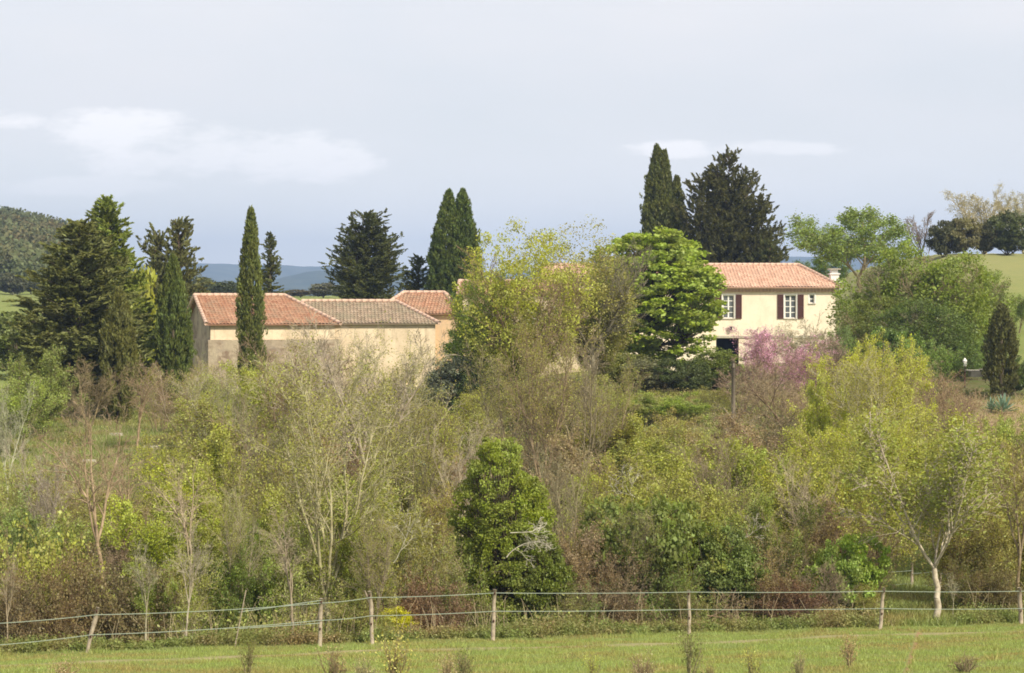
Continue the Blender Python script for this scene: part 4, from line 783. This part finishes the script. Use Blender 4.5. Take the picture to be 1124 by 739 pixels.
def window(parent, u0, u1, v0, v1, y=.14, shutters=True, bars=3, label=None):
    """window set into the front wall at y inward; frame > pane, sill; shutters beside it"""
    f = MB(); t = .055
    f.box(u0, u0 + t, y, y + .06, v0, v1); f.box(u1 - t, u1, y, y + .06, v0, v1); f.box(u0 + t, u1 - t, y, y + .06, v0, v0 + t); f.box(u0 + t, u1 - t, y, y + .06, v1 - t, v1)
    m = (u0 + u1) / 2
    if u1 - u0 > .6: f.box(m - .05, m + .05, y - .01, y + .05, v0 + t, v1 - t)
    for k in range(1, bars): z = v0 + (v1 - v0) * k / bars; f.box(u0 + t, u1 - t, y + .01, y + .045, z - .025, z + .025)
    w = f.build('window', M_white, parent)
    g = MB(); g.box(u0 + t * .5, u1 - t * .5, y + .03, y + .038, v0 + t * .5, v1 - t * .5); g.build('pane', M_glass, w)
    s_ = MB(); s_.box(u0 - .08, u1 + .08, -.07, .10, v0 - .07, v0 - .003); s_.build('sill', M_stonepale, w)
    # plaster surround
    s2 = MB(); q = .09
    s2.box(u0 - q, u0 - .002, -.018, .02, v0, v1); s2.box(u1 + .002, u1 + q, -.018, .02, v0, v1); s2.box(u0 - q, u1 + q, -.019, .02, v1 + .002, v1 + q); s2.build('surround', M_white, w)
    if shutters:
        sw = (u1 - u0) / 2 + .02
        for x0 in (u0 - q - sw - .01, u1 + q + .01):
            b = MB(); b.box(x0, x0 + .05, -.075, -.03, v0 - .03, v1 + .03); b.box(x0 + sw - .05, x0 + sw, -.075, -.03, v0 - .03, v1 + .03)
            for zz in (v0 - .03, (v0 + v1) / 2 - .04, v1 - .05): b.box(x0 + .05, x0 + sw - .05, -.073, -.032, zz, zz + .08)
            k = int((v1 - v0) / .06)
            for i in range(k):
                zz = v0 + .05 + (v1 - v0 - .1) * i / k; b.face(((x0 + .05, -.035, zz + .045), (x0 + sw - .05, -.035, zz + .045), (x0 + sw - .05, -.068, zz), (x0 + .05, -.068, zz)))
            b.box(x0 + .05, x0 + sw - .05, -.034, -.031, v0, v1)
            b.build('shutter', M_shutter, parent)
def genoise(parent, w, z, mat, over=.0):
    """two stepped rows of half-round tiles under the eave, mortar between"""
    b = MB()
    for r_, (dz, out) in enumerate(((0, .24), (-.17, .13))):
        b.box(-.02, w + .02, -out, 0.02, z + dz - .052, z + dz)
        n = int(w / .24)
        for i in range(n):
            x = (i + .5) * w / n; b.tube([(x, -out - .06, z + dz - .10), (x, .0, z + dz - .10)], .075, 8, .5)
        b.box(-.01, w + .01, -out + .10, .015, z + dz - .168, z + dz - .054)
    b.build('cornice', mat, parent, smooth=False)

# main farmhouse
YH = 160.0; hx0, hx1 = X_at(640, YH), X_at(917, YH); HW = hx1 - hx0
zg = 3.6; ze = Z_at(315, YH) - .02; zr = Z_at(291, YH + 5)
house = thing('farmhouse', 'cream two-storey farmhouse with pink tiled hip roof, brown shutters and a white chimney', 'house', (hx0, YH, 0))
u = lambda px, YY=YH: X_at(px, YY) - hx0
wz = lambda py: Z_at(py, YH)
op = [(u(793.5), u(806), wz(349.5), wz(324)), (u(861.5), u(874), wz(349.5), wz(324)), (u(888.5), u(894), wz(333), wz(323.5)), (u(786), u(811), 3.62, wz(371.5)), (u(690), u(702), wz(349.5), wz(324)), (u(745), u(757), wz(349.5), wz(324)), (u(700), u(712), wz(395), wz(372))]
b = MB(); wall_panel(b, (0, 0, zg), (1, 0, 0), (0, -1, 0), HW, ze - zg, [(a, c, d - zg, e - zg) for a, c, d, e in op]); shell(b, HW, 10, zg - 1, ze, zr, False, False, front=1)
b.build('wall', M_plaster, house)
genoise(house, HW, ze - .015, M_ridge)
make_roof(house, HW, 10, ze, zr, 0, HW - u(877, YH + 5), M_roofpink, 1, over=.45)
for a, c, d, e in op[:2] + op[4:6]: window(house, a, c, d, e, bars=4)
window(house, *op[2], shutters=False, bars=2); window(house, *op[6], shutters=True, bars=4)
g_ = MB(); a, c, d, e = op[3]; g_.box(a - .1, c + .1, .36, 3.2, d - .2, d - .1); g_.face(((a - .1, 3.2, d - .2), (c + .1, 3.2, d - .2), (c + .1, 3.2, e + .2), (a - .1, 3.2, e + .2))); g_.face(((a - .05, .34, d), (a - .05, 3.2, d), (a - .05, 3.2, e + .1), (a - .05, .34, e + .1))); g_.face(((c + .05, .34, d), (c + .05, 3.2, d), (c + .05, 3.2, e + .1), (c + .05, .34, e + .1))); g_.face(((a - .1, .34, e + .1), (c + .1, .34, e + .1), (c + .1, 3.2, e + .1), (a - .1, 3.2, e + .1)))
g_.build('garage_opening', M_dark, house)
b = MB(); b.box(u(783), u(905), -.09, -.004, wz(371), wz(368.6)); b.build('lintel', M_stonepale, house)
# wall lamp and its bracket
b = MB(); lx, lz = u(802), wz(361); b.box(lx - .08, lx + .08, -.26, -.10, lz - .14, lz + .12); b.box(lx - .025, lx + .025, -.12, -.003, lz + .06, lz + .10); b.box(lx - .11, lx + .11, -.29, -.07, lz + .12, lz + .16); b.build('wall_lamp', M_dark, house)
# chimney
b = MB(); cx0, cx1 = u(912, 162), u(921, 162); cb, ct_ = 9.2, Z_at(297.5, 162)
b.box(cx0, cx1, 2.0, 3.0, cb, ct_ - .25); b.box(cx0 - .08, cx1 + .08, 1.92, 3.08, ct_ - .25, ct_ - .17); b.box(cx0 + .06, cx1 - .06, 2.1, 2.9, ct_ - .17, ct_ + .1)
b.face(((cx0, 2.0, cb), (cx1 + .55, 2.0, cb), (cx1, 2.0, cb + .7)))
ch = b.build('chimney', M_white, house); c2 = MB(); c2.box(cx0 - .12, cx1 + .12, 1.88, 3.12, ct_ + .1, ct_ + .17); c2.build('chimney_cap', M_stonepale, ch)

# middle wing behind the ash trees
YW = 154.0; w0, w1 = X_at(600, YW), X_at(702, YW); WW = w1 - w0
wing = thing('farmhouse_wing', 'cream wing with orange-pink roof mostly hidden behind the ash trees', 'house', (w0, YW, 0)); zeW = Z_at(306, YW); zrW = Z_at(291, YW + 3)
v = lambda px: X_at(px, YW) - w0
opw = [(v(620), v(630), Z_at(350, YW), Z_at(330, YW)), (v(655), v(665), Z_at(350, YW), Z_at(330, YW)), (v(617), v(628), Z_at(398, YW), Z_at(378, YW))]
b = MB(); wall_panel(b, (0, 0, 3), (1, 0, 0), (0, -1, 0), WW, zeW - 3, [(a, c, d - 3, e - 3) for a, c, d, e in opw]); shell(b, WW, 5.7, 2, zeW, zrW, True, False, front=1); b.build('wall', M_plaster, wing)
make_roof(wing, WW, 5.7, zeW, zrW, 0, 0, M_roofpink, 11, over=.3)
for q in opw: window(wing, *q, shutters=True, bars=4)
genoise(wing, WW, zeW - .015, M_ridge)
# low gabled annexe at the left of the wing
YA = 148.0; a0, a1 = X_at(508, YA), X_at(645, YA); AW = a1 - a0; zeA = Z_at(322, YA); zrA = Z_at(309, YA + 3)
ann = thing('farmhouse_annexe', 'lower pale annexe with a red-edged roof left of the wing, behind the large ash', 'house', (a0, YA, 0))
v = lambda px: X_at(px, YA) - a0
opa = [(v(580), v(590), Z_at(356, YA), Z_at(337, YA)), (v(606), v(616), Z_at(352, YA), Z_at(338, YA)), (v(540), v(550), Z_at(352, YA), Z_at(338, YA))]
b = MB(); wall_panel(b, (0, 0, 3), (1, 0, 0), (0, -1, 0), AW, zeA - 3, [(a, c, d - 3, e - 3) for a, c, d, e in opa]); shell(b, AW, 5.4, 2, zeA, zrA, True, False, front=1); b.build('wall', M_plaster2, ann)
make_roof(ann, AW, 5.4, zeA, zrA, 0, 2.0, M_roofred, 21, over=.3)
for q in opa: window(ann, *q, shutters=False, bars=3)

# barns: rotated a little so that the left gable shows
def rot_thing(name, label, px, Y, rz): return thing(name, label, 'barn', (X_at(px, Y), Y, 0), rz)
RZ = math.radians(17)
YB = 138.0
red = rot_thing('barn', 'stone barn with rust-red tiled roof at the left, behind the slender cypress', 231, YB, RZ)
zeB, zrB = Z_at(356, YB), Z_at(324.5, YB + 4.5); BW = 7.7 
b = MB(); shell(b, BW, 8.4, 1, zeB, zrB, True, False, front=1); zb = zeB - .95
b.face(((0, 0, zb), (BW, 0, zb), (BW, 0, zeB), (0, 0, zeB))); b.build('wall', M_plaster2, red)
b = MB(); b.box(-.16, BW + .3, -.16, 8.3, .8, zb); b.face(((-.012, 8.4, zb), (-.012, -.01, zb), (-.012, -.01, zeB - .05), (-.012, 4.2, zrB - .05), (-.012, 8.4, zeB - .05))); b.build('stone_base', M_rubble, red)
b = MB(); x_ = 4.0; b.box(x_, x_ + 2.4, -.22, -.162, zb - 1.7, zb - 1.45); b.box(x_ + .1, x_ + 2.3, -.19, -.161, .9, zb - 1.7); b.build('barn_door', plain('old_door_wood', (.20, .15, .13), (.13, .09, .07), 5, .9), red)
make_roof(red, BW, 8.4, zeB, zrB, 0, 2.3, M_roofred, 31, over=.3)
brown = rot_thing('barn', 'cream-walled barn with mottled brown roof right of the red-roofed one', 336, YB + 2.9, math.radians(5))
zeC, zrC = Z_at(355, YB + 3), Z_at(331, YB + 6.5); CW = 8.0
b = MB(); shell(b, CW, 7, 1, zeC, zrC, True, False, front=1)
wall_panel(b, (0, 0, 1), (1, 0, 0), (0, -1, 0), CW, zeC - 1, [(6.1, 6.7, 2.2, 3.1)]); b.face(((6.0, .34, 3), (6.8, .34, 3), (6.8, .34, 4.3), (6.0, .34, 4.3)))
b.build('wall', M_plaster2, brown)
make_roof(brown, CW, 7, zeC, zrC, 0, 2.3, M_roofbrown, 41, over=.25)
YC = 147.0
back = rot_thing('barn', 'rear barn with orange tiled hip roof and peach wall, left of the twin-topped cypress', 414, YC, math.radians(-4))
zeD, zrD = Z_at(344, YC), Z_at(321.5, YC + 3.6); DW = 5.1
b = MB(); shell(b, DW, 7, 1, zeD, zrD, False, False); b.build('wall', plain('peach_plaster', (.66, .46, .28), (.56, .42, .27), 2, .9, .2), back)
make_roof(back, DW, 7, zeD, zrD, 1.3, 1.1, M_roofred, 51, over=.3)
# low stone garden wall left of the garage (seen under the bright green tree)
b = MB(); b.box(0, 7.5, 0, .35, 0, 1.5); b.box(-.05, 7.55, -.04, .39, 1.5, 1.58)
gw = b.build('garden_wall', M_plaster, None); gw.location = (X_at(655, 146), 146, 3.7); tag(gw, 'low cream garden wall under the bright green tree', 'wall')

# ------------------------------------------------------------------ small things
# utility pole
M_pole = plain('grey_pole_wood', (.27, .23, .18), (.18, .15, .11), 7, .9, .4)
YP = 94.0; xp = X_at(805, YP); pole = thing('utility_pole', 'slim grey wooden utility pole standing in the bare shrubs', 'pole', (xp, YP, gz(xp, YP)))
hp = Z_at(396, YP) - gz(xp, YP)
b = MB(); b.tube([(0, 0, -.3), (0, 0, hp)], [.11, .075], 10); b.build('pole_shaft', M_pole, pole, smooth=True)
b = MB(); b.tube([(-.0, -.12, hp - .25), (.0, -.12, hp - .1)], .035, 8); b.box(-.05, .05, -.16, -.08, hp - .28, hp - .24); b.build('insulator', M_pole, pole)
# garden lamp on a post
YL_ = 126.0; xl = X_at(1059, YL_); zl = Z_at(414, YL_); lamp = thing('garden_lamp', 'small white lantern on a dark post left of the stone step', 'lamp', (xl, YL_, zl)); hl_ = Z_at(403, YL_) - zl
b = MB(); b.tube([(0, 0, -.6), (0, 0, hl_)], .04, 8); b.build('post', M_shutter, lamp, smooth=True)
b = MB(); b.tube([(0, 0, hl_), (0, 0, hl_ + .06), (0, 0, hl_ + .30), (0, 0, hl_ + .33), (0, 0, hl_ + .5)], [.06, .10, .11, .13, .03], 10); b.build('lantern', M_white, lamp)
# stone step / low wall by the path
YS = 124.0; xs = X_at(1066, YS); b = MB(); R_ = random.Random(3)
for i in range(9): b.box(i * .2, i * .2 + .19, R_.uniform(-.05, .05), .9, 0, .28 + R_.uniform(0, .1) + .02 * i)
b.box(-.1, 2.0, .05, 1.3, .30, .36 ); 
ss = b.build('stone_step', M_stonepale, None); ss.location = (xs, YS, Z_at(414, YS)); tag(ss, 'pale stone step beside the small dark cypress', 'step')
# white-edged log pile / stones under the conifers on the left
for k, (px, py, Y, sc_, lab) in enumerate(((98, 533, 102, .30, 'pale flat stone lying in the dry grass of the left slope'), (128, 487, 112, .35, 'small whitish stone at the top of the left slope'), (165, 520, 106, .35, 'buff stone right of the pale flat one on the left slope'))):
    b = MB(); R_ = random.Random(k); n_ = 9
    top = [(math.cos(2 * PI * i / n_) * sc_ * R_.uniform(.7, 1.1), math.sin(2 * PI * i / n_) * sc_ * .6 * R_.uniform(.7, 1.1), sc_ * .35) for i in range(n_)]; bot = [(x * 1.2, y * 1.2, -.1) for x, y, z_ in top]
    for i in range(n_): b.face((bot[i], bot[(i + 1) % n_], top[(i + 1) % n_], top[i]))
    b.face(top); x_ = X_at(px, Y); o = b.build('stone', M_stonepale, None); o.location = (x_, Y, gz(x_, Y) + .02); tag(o, lab, 'stone')

# ------------------------------------------------------------------ wire fence
fence = thing('wire_fence', 'electric fence of weathered posts and two grey-green tapes crossing the foreground', 'fence', (0, 0, 0))
posts = []
def on_fence(px, dy=0):
    Y = 55.0
    for _ in range(12): Y = float(fence_y(X_at(px, Y))) + dy
    return X_at(px, Y), Y
for px, tx, top, r, lab in ((-70, -70, 668, .04, None), (94, 107, 667, .047, 'pale fence post leaning to the right'), (350.5, 352.5, 657, .05, None), (409, 406, 649, .05, 'forked grey fence post'), (541, 543, 647, .05, None), (757, 756, 648, .042, None), (966, 970, 645, .05, 'split pale fence post leaning slightly right'), (1121, 1119, 645, .06, None), (1230, 1230, 645, .05, None)):
    x, y = on_fence(px); z = gz(x, y); zt = Z_at(top, y); xt = X_at(tx, y); R_ = random.Random(px)
    pts = [(x + (xt - x) * t + R_.uniform(-.012, .012), y + R_.uniform(-.012, .012), z - .15 + (zt - z + .15) * t) for t in (0, .25, .5, .75, 1)]
    b = MB(); b.tube(pts, [r * R_.uniform(.85, 1.15) for _ in pts], 9)
    if px == 409: b.tube([pts[3], (pts[4][0] - .12, pts[4][1], pts[4][2] + .02)], [.03, .022], 7)
    o = b.build('fence_post', M_wood, fence, smooth=True)
    if lab: o['label'] = lab
    ins = MB(); 
    for fr in (.93, .45): q = np.array(pts[0]) * (1 - fr) + np.array(pts[4]) * fr; ins.tube([q + [0, -r - .005, -.02], q + [0, -r - .03, .03]], .018, 6)
    ins.build('insulator', M_shutter, o)
    posts.append((np.array(pts[0]) + [0, -r - .02, 0], np.array(pts[4]) + [0, -r - .02, 0]))
def tape(p, q, sag, w=.0075):
    b = MB(); n = 16; pts = [p + (q - p) * i / n - np.array([0, 0, sag * 4 * (i / n) * (1 - i / n)]) for i in range(n + 1)]
    for i in range(n):
        a, c = pts[i], pts[i + 1]; b.face((a - [0, 0, w], c - [0, 0, w], c + [0, 0, w], a + [0, 0, w])); b.face((a - [0, -.004, w], c - [0, -.004, w], c + [0, .004, w], a + [0, .004, w]))
    return b
def level(i, py_):  # point on post i at given photo height
    p, q = posts[i]; f = ((HY - py_) / F * p[1] + EZ - p[2]) / (q[2] - p[2]); return p + (q - p) * f
upper = [687, 675, 662, 656, 651, 650, 649, 649, 649]; lower = [712, 697, 681, 676, 671, 669, 668, 668, 668]
for rows in (upper, lower):
    for i in range(len(posts) - 1): tape(level(i, rows[i]), level(i + 1, rows[i + 1]), .02 if i > 1 else .045).build('fence_tape', M_tape, fence)
for a, c in ((level(2, 659), (262, 672)), (level(2, 684), (262, 690))):
    x, y = on_fence(c[0], .3); tape(a, np.array([x, y, Z_at(c[1], y)]), .0, .009).build('fence_tape', M_tape, fence)
# thin stake
x, y = on_fence(257, .3); xt = X_at(270, y); b = MB(); b.tube([(x, y, gz(x, y) - .1), (xt, y, Z_at(648, y))], [.016, .012], 6); b.build('fence_stake', M_wood, fence)
# second fence across the back of the grassy gap
f2 = thing('back_fence', 'short wire fence across the back of the grassy gap, in shade', 'fence', (0, 0, 0))
pp = []
for px, top, bot in ((930, 606, 645), (1001, 618, 655), (1032, 628, 655), (1072, 622, 650)):
    Y = 72.0; x = X_at(px, Y); b = MB(); b.tube([(x, Y, gz(x, Y) - .1), (x, Y, Z_at(top, Y))], [.05, .04], 8); b.build('fence_post', M_wood, f2, smooth=True); pp.append((x, Y))
for py_ in (627, 641):
    for i in range(3): tape(np.array([pp[i][0], 71.9, Z_at(py_ + 2, 72)]), np.array([pp[i + 1][0], 71.9, Z_at(py_ - 1, 72)]), .02).build('fence_tape', M_tape, f2)
# reddish stem of the track is bare earth in the ground material

# ------------------------------------------------------------------ ground sheet
ys = np.concatenate([np.arange(-25, 30, 1.5), np.arange(30, 70, .3), np.arange(70, 140, .7), np.arange(140, 320, 3.0), 320 * 1.06 ** np.arange(0, 54)])
us = np.sinh(np.linspace(-2.6, 2.6, 261)) / math.sinh(2.6)
Yg, Ug = np.meshgrid(ys, us, indexing='ij'); Wd = 40 + .75 * np.abs(Yg) + 0 * Ug
# keep columns dense near the view axis
Xg = Ug * Wd * 1.6
Zg = ground(Xg, Yg)
ny, nx = Xg.shape; V = np.stack([Xg, Yg, Zg], -1).reshape(-1, 3); idx = np.arange(ny * nx).reshape(ny, nx)
Fq = np.stack([idx[:-1, :-1], idx[:-1, 1:], idx[1:, 1:], idx[1:, :-1]], -1).reshape(-1, 4)
me = npmesh('ground', V, Fq, smooth=True)
X, Y = V[:, 0], V[:, 1]; d = Y - fence_y(X); pxv = X / np.maximum(Y, 1) * F + CX
fieldw = 1 - sstep(-.2, 1.4, d)
dry = np.exp(-((d + 4.4 + .6 * np.sin(X * .5)) / .7) ** 2) * fieldw
track = np.exp(-((X - (9.9 - .275 * np.clip(-d, 0, 30))) / .09) ** 2) * (d < -.6)
gap = ((pxv > 960) & (pxv < 1066) & (d > 0) & (d < 16)) * 1.0
far = sstep(135, 150, Y)
green = np.clip(fieldw + gap + far + .8 * sstep(-14, -20, X) * sstep(90, 96, Y), 0, 1)
soil = sstep(1050, 1090, pxv) * sstep(94, 99, Y) * (1 - sstep(118, 124, Y))
me2 = np.stack([green, dry, np.maximum(soil, 0), track], 1).astype(np.float32)
a = me.attributes.new('zone', 'FLOAT_COLOR', 'POINT'); a.data.foreach_set('color', me2.ravel())
m, n, l = newmat('ground')
z = attr(n, 'zone'); sp = n.new('ShaderNodeSeparateColor'); l.new(z.outputs['Color'], sp.inputs[0])
geo = n.new('ShaderNodeNewGeometry'); n1 = noise(n, l, .5, 6, .6, vec=geo.outputs['Position']); n2 = noise(n, l, 4, 5, .7, vec=geo.outputs['Position']); n3 = noise(n, l, 22, 4, .7, vec=geo.outputs['Position'])
brush = mix(n, l, mr(n, l, n2, .35, .65), (.12, .10, .05), (.17, .145, .075)); brush = mix(n, l, mr(n, l, n1, .4, .6), brush, (.10, .13, .035))
grass = mix(n, l, mr(n, l, n1, .35, .65), (.20, .25, .065), (.26, .28, .09)); grass = mix(n, l, mr(n, l, n3, .35, .7, 0, .7), grass, (.09, .12, .03)); grass = mix(n, l, mr(n, l, n2, .55, .75, 0, .6), grass, (.25, .22, .09))
col = mix(n, l, sp.outputs[0], brush, grass)
nb = math_(n, l, 'MULTIPLY', sp.outputs[1], mr(n, l, n2, .3, .6, .1, 1.0)); col = mix(n, l, nb, col, (.36, .29, .17))
col = mix(n, l, math_(n, l, 'MULTIPLY', sp.outputs[2], mr(n, l, n2, .35, .55, .3, 1)), col, (.34, .24, .14))
ps = n.new('ShaderNodeSeparateXYZ'); l.new(geo.outputs['Position'], ps.inputs[0])
tx = math_(n, l, 'ADD', math_(n, l, 'ADD', math_(n, l, 'MULTIPLY', ps.outputs[1], .19), -.7), math_(n, l, 'MULTIPLY', n2, .12))
dx = math_(n, l, 'ABSOLUTE', math_(n, l, 'SUBTRACT', ps.outputs[0], tx))
trk = math_(n, l, 'MULTIPLY', mr(n, l, dx, .02, .10, .7, 0), math_(n, l, 'LESS_THAN', ps.outputs[1], 59.5))
past = math_(n, l, 'MULTIPLY', mr(n, l, ps.outputs[1], 165, 190, 0, .4, True), mr(n, l, ps.outputs[0], 15, 25))
col = mix(n, l, past, col, (.30, .26, .13))
col = mix(n, l, trk, col, (.33, .18, .10))
bs = n.new('ShaderNodeBsdfPrincipled'); l.new(col, bs.inputs['Base Color']); bs.inputs['Roughness'].default_value = .95; bs.inputs['Specular IOR Level'].default_value = .1
bp = n.new('ShaderNodeBump'); bp.inputs['Distance'].default_value = .05; bp.inputs['Strength'].default_value = .6; l.new(n3, bp.inputs['Height']); l.new(bp.outputs[0], bs.inputs['Normal'])
o_ = n.new('ShaderNodeOutputMaterial'); l.new(bs.outputs[0], o_.inputs[0])
g = obj('ground', me, m); tag(g, 'green grazed field falling to a brushy valley and rising to the farm', 'ground', kind='structure')

# ------------------------------------------------------------------ far mountains
M_hills = plain('forested_hills', (.03, .05, .03), (.07, .085, .045), .012, .95, lo=.4, hi=.6, spec=0)
def ridge_mesh(Y0, tops, seed, depth, zb=9.0):
    rs_ = np.random.RandomState(seed); pxs = np.linspace(-900, 2000, 500); h = np.interp(pxs, [t[0] for t in tops], [t[1] for t in tops])
    for f, a_ in ((.008, 2.2), (.021, 1.3), (.05, .7), (.11, .4), (.27, .25)): h = h + a_ * np.sin(pxs * f + rs_.uniform(0, 6))
    Z = Z_at(h, Y0); Xr = X_at(pxs, Y0); rows = []
    for t in np.linspace(0, 1, 14):
        prof = math.sin(t * PI / 2) ** 1.1; wob = 1 + .05 * np.sin(pxs * .09 + t * 7) * math.sin(t * PI)
        rows.append(np.stack([Xr * (1 - .0 * t), np.full_like(Xr, Y0 - depth * (1 - t)) + 30 * np.sin(pxs * .05 + t * 9), zb - 3 + (Z - zb + 3) * prof * wob], 1))
    rows.append(rows[-1] + [0, depth * .8, -60]); k = len(pxs); R_ = len(rows); V_ = np.concatenate(rows); ix = np.arange(R_ * k).reshape(R_, k)
    return npmesh('mountains', V_, np.stack([ix[:-1, :-1], ix[:-1, 1:], ix[1:, 1:], ix[1:, :-1]], -1).reshape(-1, 4), smooth=True)
o = obj('mountains', ridge_mesh(5200, ((-900, 300), (150, 290), (240, 292), (330, 296), (500, 296), (700, 300), (860, 283), (1000, 285), (2000, 300)), 1, 900), M_hills); tag(o, 'far blue wooded mountain ridge on the horizon', 'mountains', kind='structure')
o = obj('hills', ridge_mesh(3600, ((-900, 312), (180, 312), (300, 308), (345, 298), (420, 301), (600, 306), (850, 298), (1000, 304), (2000, 310)), 4, 700), M_hills); tag(o, 'nearer blue wooded hills below the mountain ridge', 'hills', kind='structure')

# ------------------------------------------------------------------ air
b = MB(); b.box(-4600, 4600, -60, 6200, -3.5, 175)
m, n, l = newmat('haze'); v = n.new('ShaderNodeVolumePrincipled'); v.inputs['Color'].default_value = (.46, .64, 1, 1); v.inputs['Density'].default_value = .00022; v.inputs['Anisotropy'].default_value = .1
o_ = n.new('ShaderNodeOutputMaterial'); l.new(v.outputs[0], o_.inputs['Volume'])
hz = b.build('haze', m, None); tag(hz, 'thin bluish air between the camera and the mountains', 'haze', kind='stuff')

# ------------------------------------------------------------------ sky, sun, camera
SE = math.radians(40); az = math.radians(140)        # azimuth clockwise from +Y (north): behind the camera, to the right
w = bpy.data.worlds.new('World'); sc.world = w; w.use_nodes = True; n = w.node_tree.nodes; l = w.node_tree.links; n.clear()
sky = n.new('ShaderNodeTexSky'); sky.sky_type = 'NISHITA'; sky.sun_disc = False; sky.sun_elevation = SE; sky.sun_rotation = az; sky.air_density = 1.0; sky.dust_density = 1.6; sky.ozone_density = 1.2
tc = n.new('ShaderNodeTexCoord'); sx = n.new('ShaderNodeSeparateXYZ'); l.new(tc.outputs['Generated'], sx.inputs[0])
ay = math_(n, l, 'MAXIMUM', math_(n, l, 'ABSOLUTE', sx.outputs[1]), .02); U = math_(n, l, 'DIVIDE', sx.outputs[0], ay); Vv = math_(n, l, 'DIVIDE', sx.outputs[2], ay)
# thin milky veil
mp = n.new('ShaderNodeMapping'); mp.inputs['Scale'].default_value = (5, 5, 16); l.new(tc.outputs['Generated'], mp.inputs['Vector'])
vn = noise(n, l, 1.0, 5, .5, vec=mp.outputs[0])
elev = mr(n, l, sx.outputs[2], 0, .14, 0, 1)
vf = math_(n, l, 'ADD', mr(n, l, vn, .3, .7, .70, .92), math_(n, l, 'MULTIPLY', elev, .08))
veil = mix(n, l, mr(n, l, sx.outputs[2], .0, .10, 0, 1, True), (8.9, 8.75, 8.4), (7.0, 6.85, 6.85))
col = mix(n, l, vf, sky.outputs[0], veil)
# small flat-bottomed clouds
cb = n.new('ShaderNodeCombineXYZ'); l.new(U, cb.inputs[0]); l.new(Vv, cb.inputs[1])
mp2 = n.new('ShaderNodeMapping'); mp2.inputs['Scale'].default_value = (24, 62, 1); l.new(cb.outputs[0], mp2.inputs['Vector']); cn = noise(n, l, 1.0, 6, .6, vec=mp2.outputs[0])
mask = None
for px, py, rx, ry, k in ((135, 146, 85, 32, .8), (225, 166, 150, 30, .6), (310, 172, 110, 34, .66), (10, 132, 40, 14, .75), (745, 164, 62, 11, .8), (840, 164, 80, 10, .55), (80, 205, 130, 12, .35)):
    du = math_(n, l, 'DIVIDE', math_(n, l, 'SUBTRACT', U, (px - CX) / F), rx / F); dv = math_(n, l, 'DIVIDE', math_(n, l, 'SUBTRACT', Vv, (HY - py) / F), ry / F)
    r2 = math_(n, l, 'ADD', math_(n, l, 'MULTIPLY', du, du), math_(n, l, 'MULTIPLY', dv, dv))
    e = mr(n, l, math_(n, l, 'ADD', r2, mr(n, l, cn, .25, .75, 1.1, -1.1)), 1.1, .1, 0, k, True)
    mask = e if mask is None else math_(n, l, 'MAXIMUM', mask, e)
mask = math_(n, l, 'MULTIPLY', mask, math_(n, l, 'GREATER_THAN', sx.outputs[1], 0))
col = mix(n, l, mask, col, (9.1, 8.8, 8.6))
bg = n.new('ShaderNodeBackground'); l.new(col, bg.inputs[0]); bg.inputs[1].default_value = .11
ow = n.new('ShaderNodeOutputWorld'); l.new(bg.outputs[0], ow.inputs[0])
sun = bpy.data.lights.new('sun', 'SUN'); sun.energy = 4.6; sun.angle = math.radians(.6); sun.color = (1, .90, .73)
so = bpy.data.objects.new('sun', sun); C.objects.link(so)
from mathutils import Vector
dirv = Vector((math.sin(az) * math.cos(SE), math.cos(az) * math.cos(SE), math.sin(SE))); so.rotation_euler = dirv.to_track_quat('Z', 'Y').to_euler(); so.location = (20, -20, 60)
cam = bpy.data.cameras.new('camera'); co = bpy.data.objects.new('camera', cam); C.objects.link(co); sc.camera = co
co.location = (0, 0, EZ); co.rotation_euler = (PI / 2, 0, 0); cam.sensor_width = 36; cam.lens = 36 * F / 1124; cam.shift_y = -(369.5 - HY) / 1124; cam.clip_start = 1; cam.clip_end = 20000
sc.view_settings.view_transform = 'Standard'; sc.view_settings.look = 'None'; sc.view_settings.gamma = 1; sc.view_settings.exposure = .38; sc.view_settings.use_curve_mapping = False
cy = sc.cycles; cy.max_bounces = 6; cy.diffuse_bounces = 3; cy.glossy_bounces = 2; cy.transmission_bounces = 3; cy.transparent_max_bounces = 4; cy.volume_bounces = 0; cy.use_adaptive_sampling = True
try: cy.use_denoising = True
except Exception: pass
cy.filter_width = 1.75
sc.render.film_transparent = False
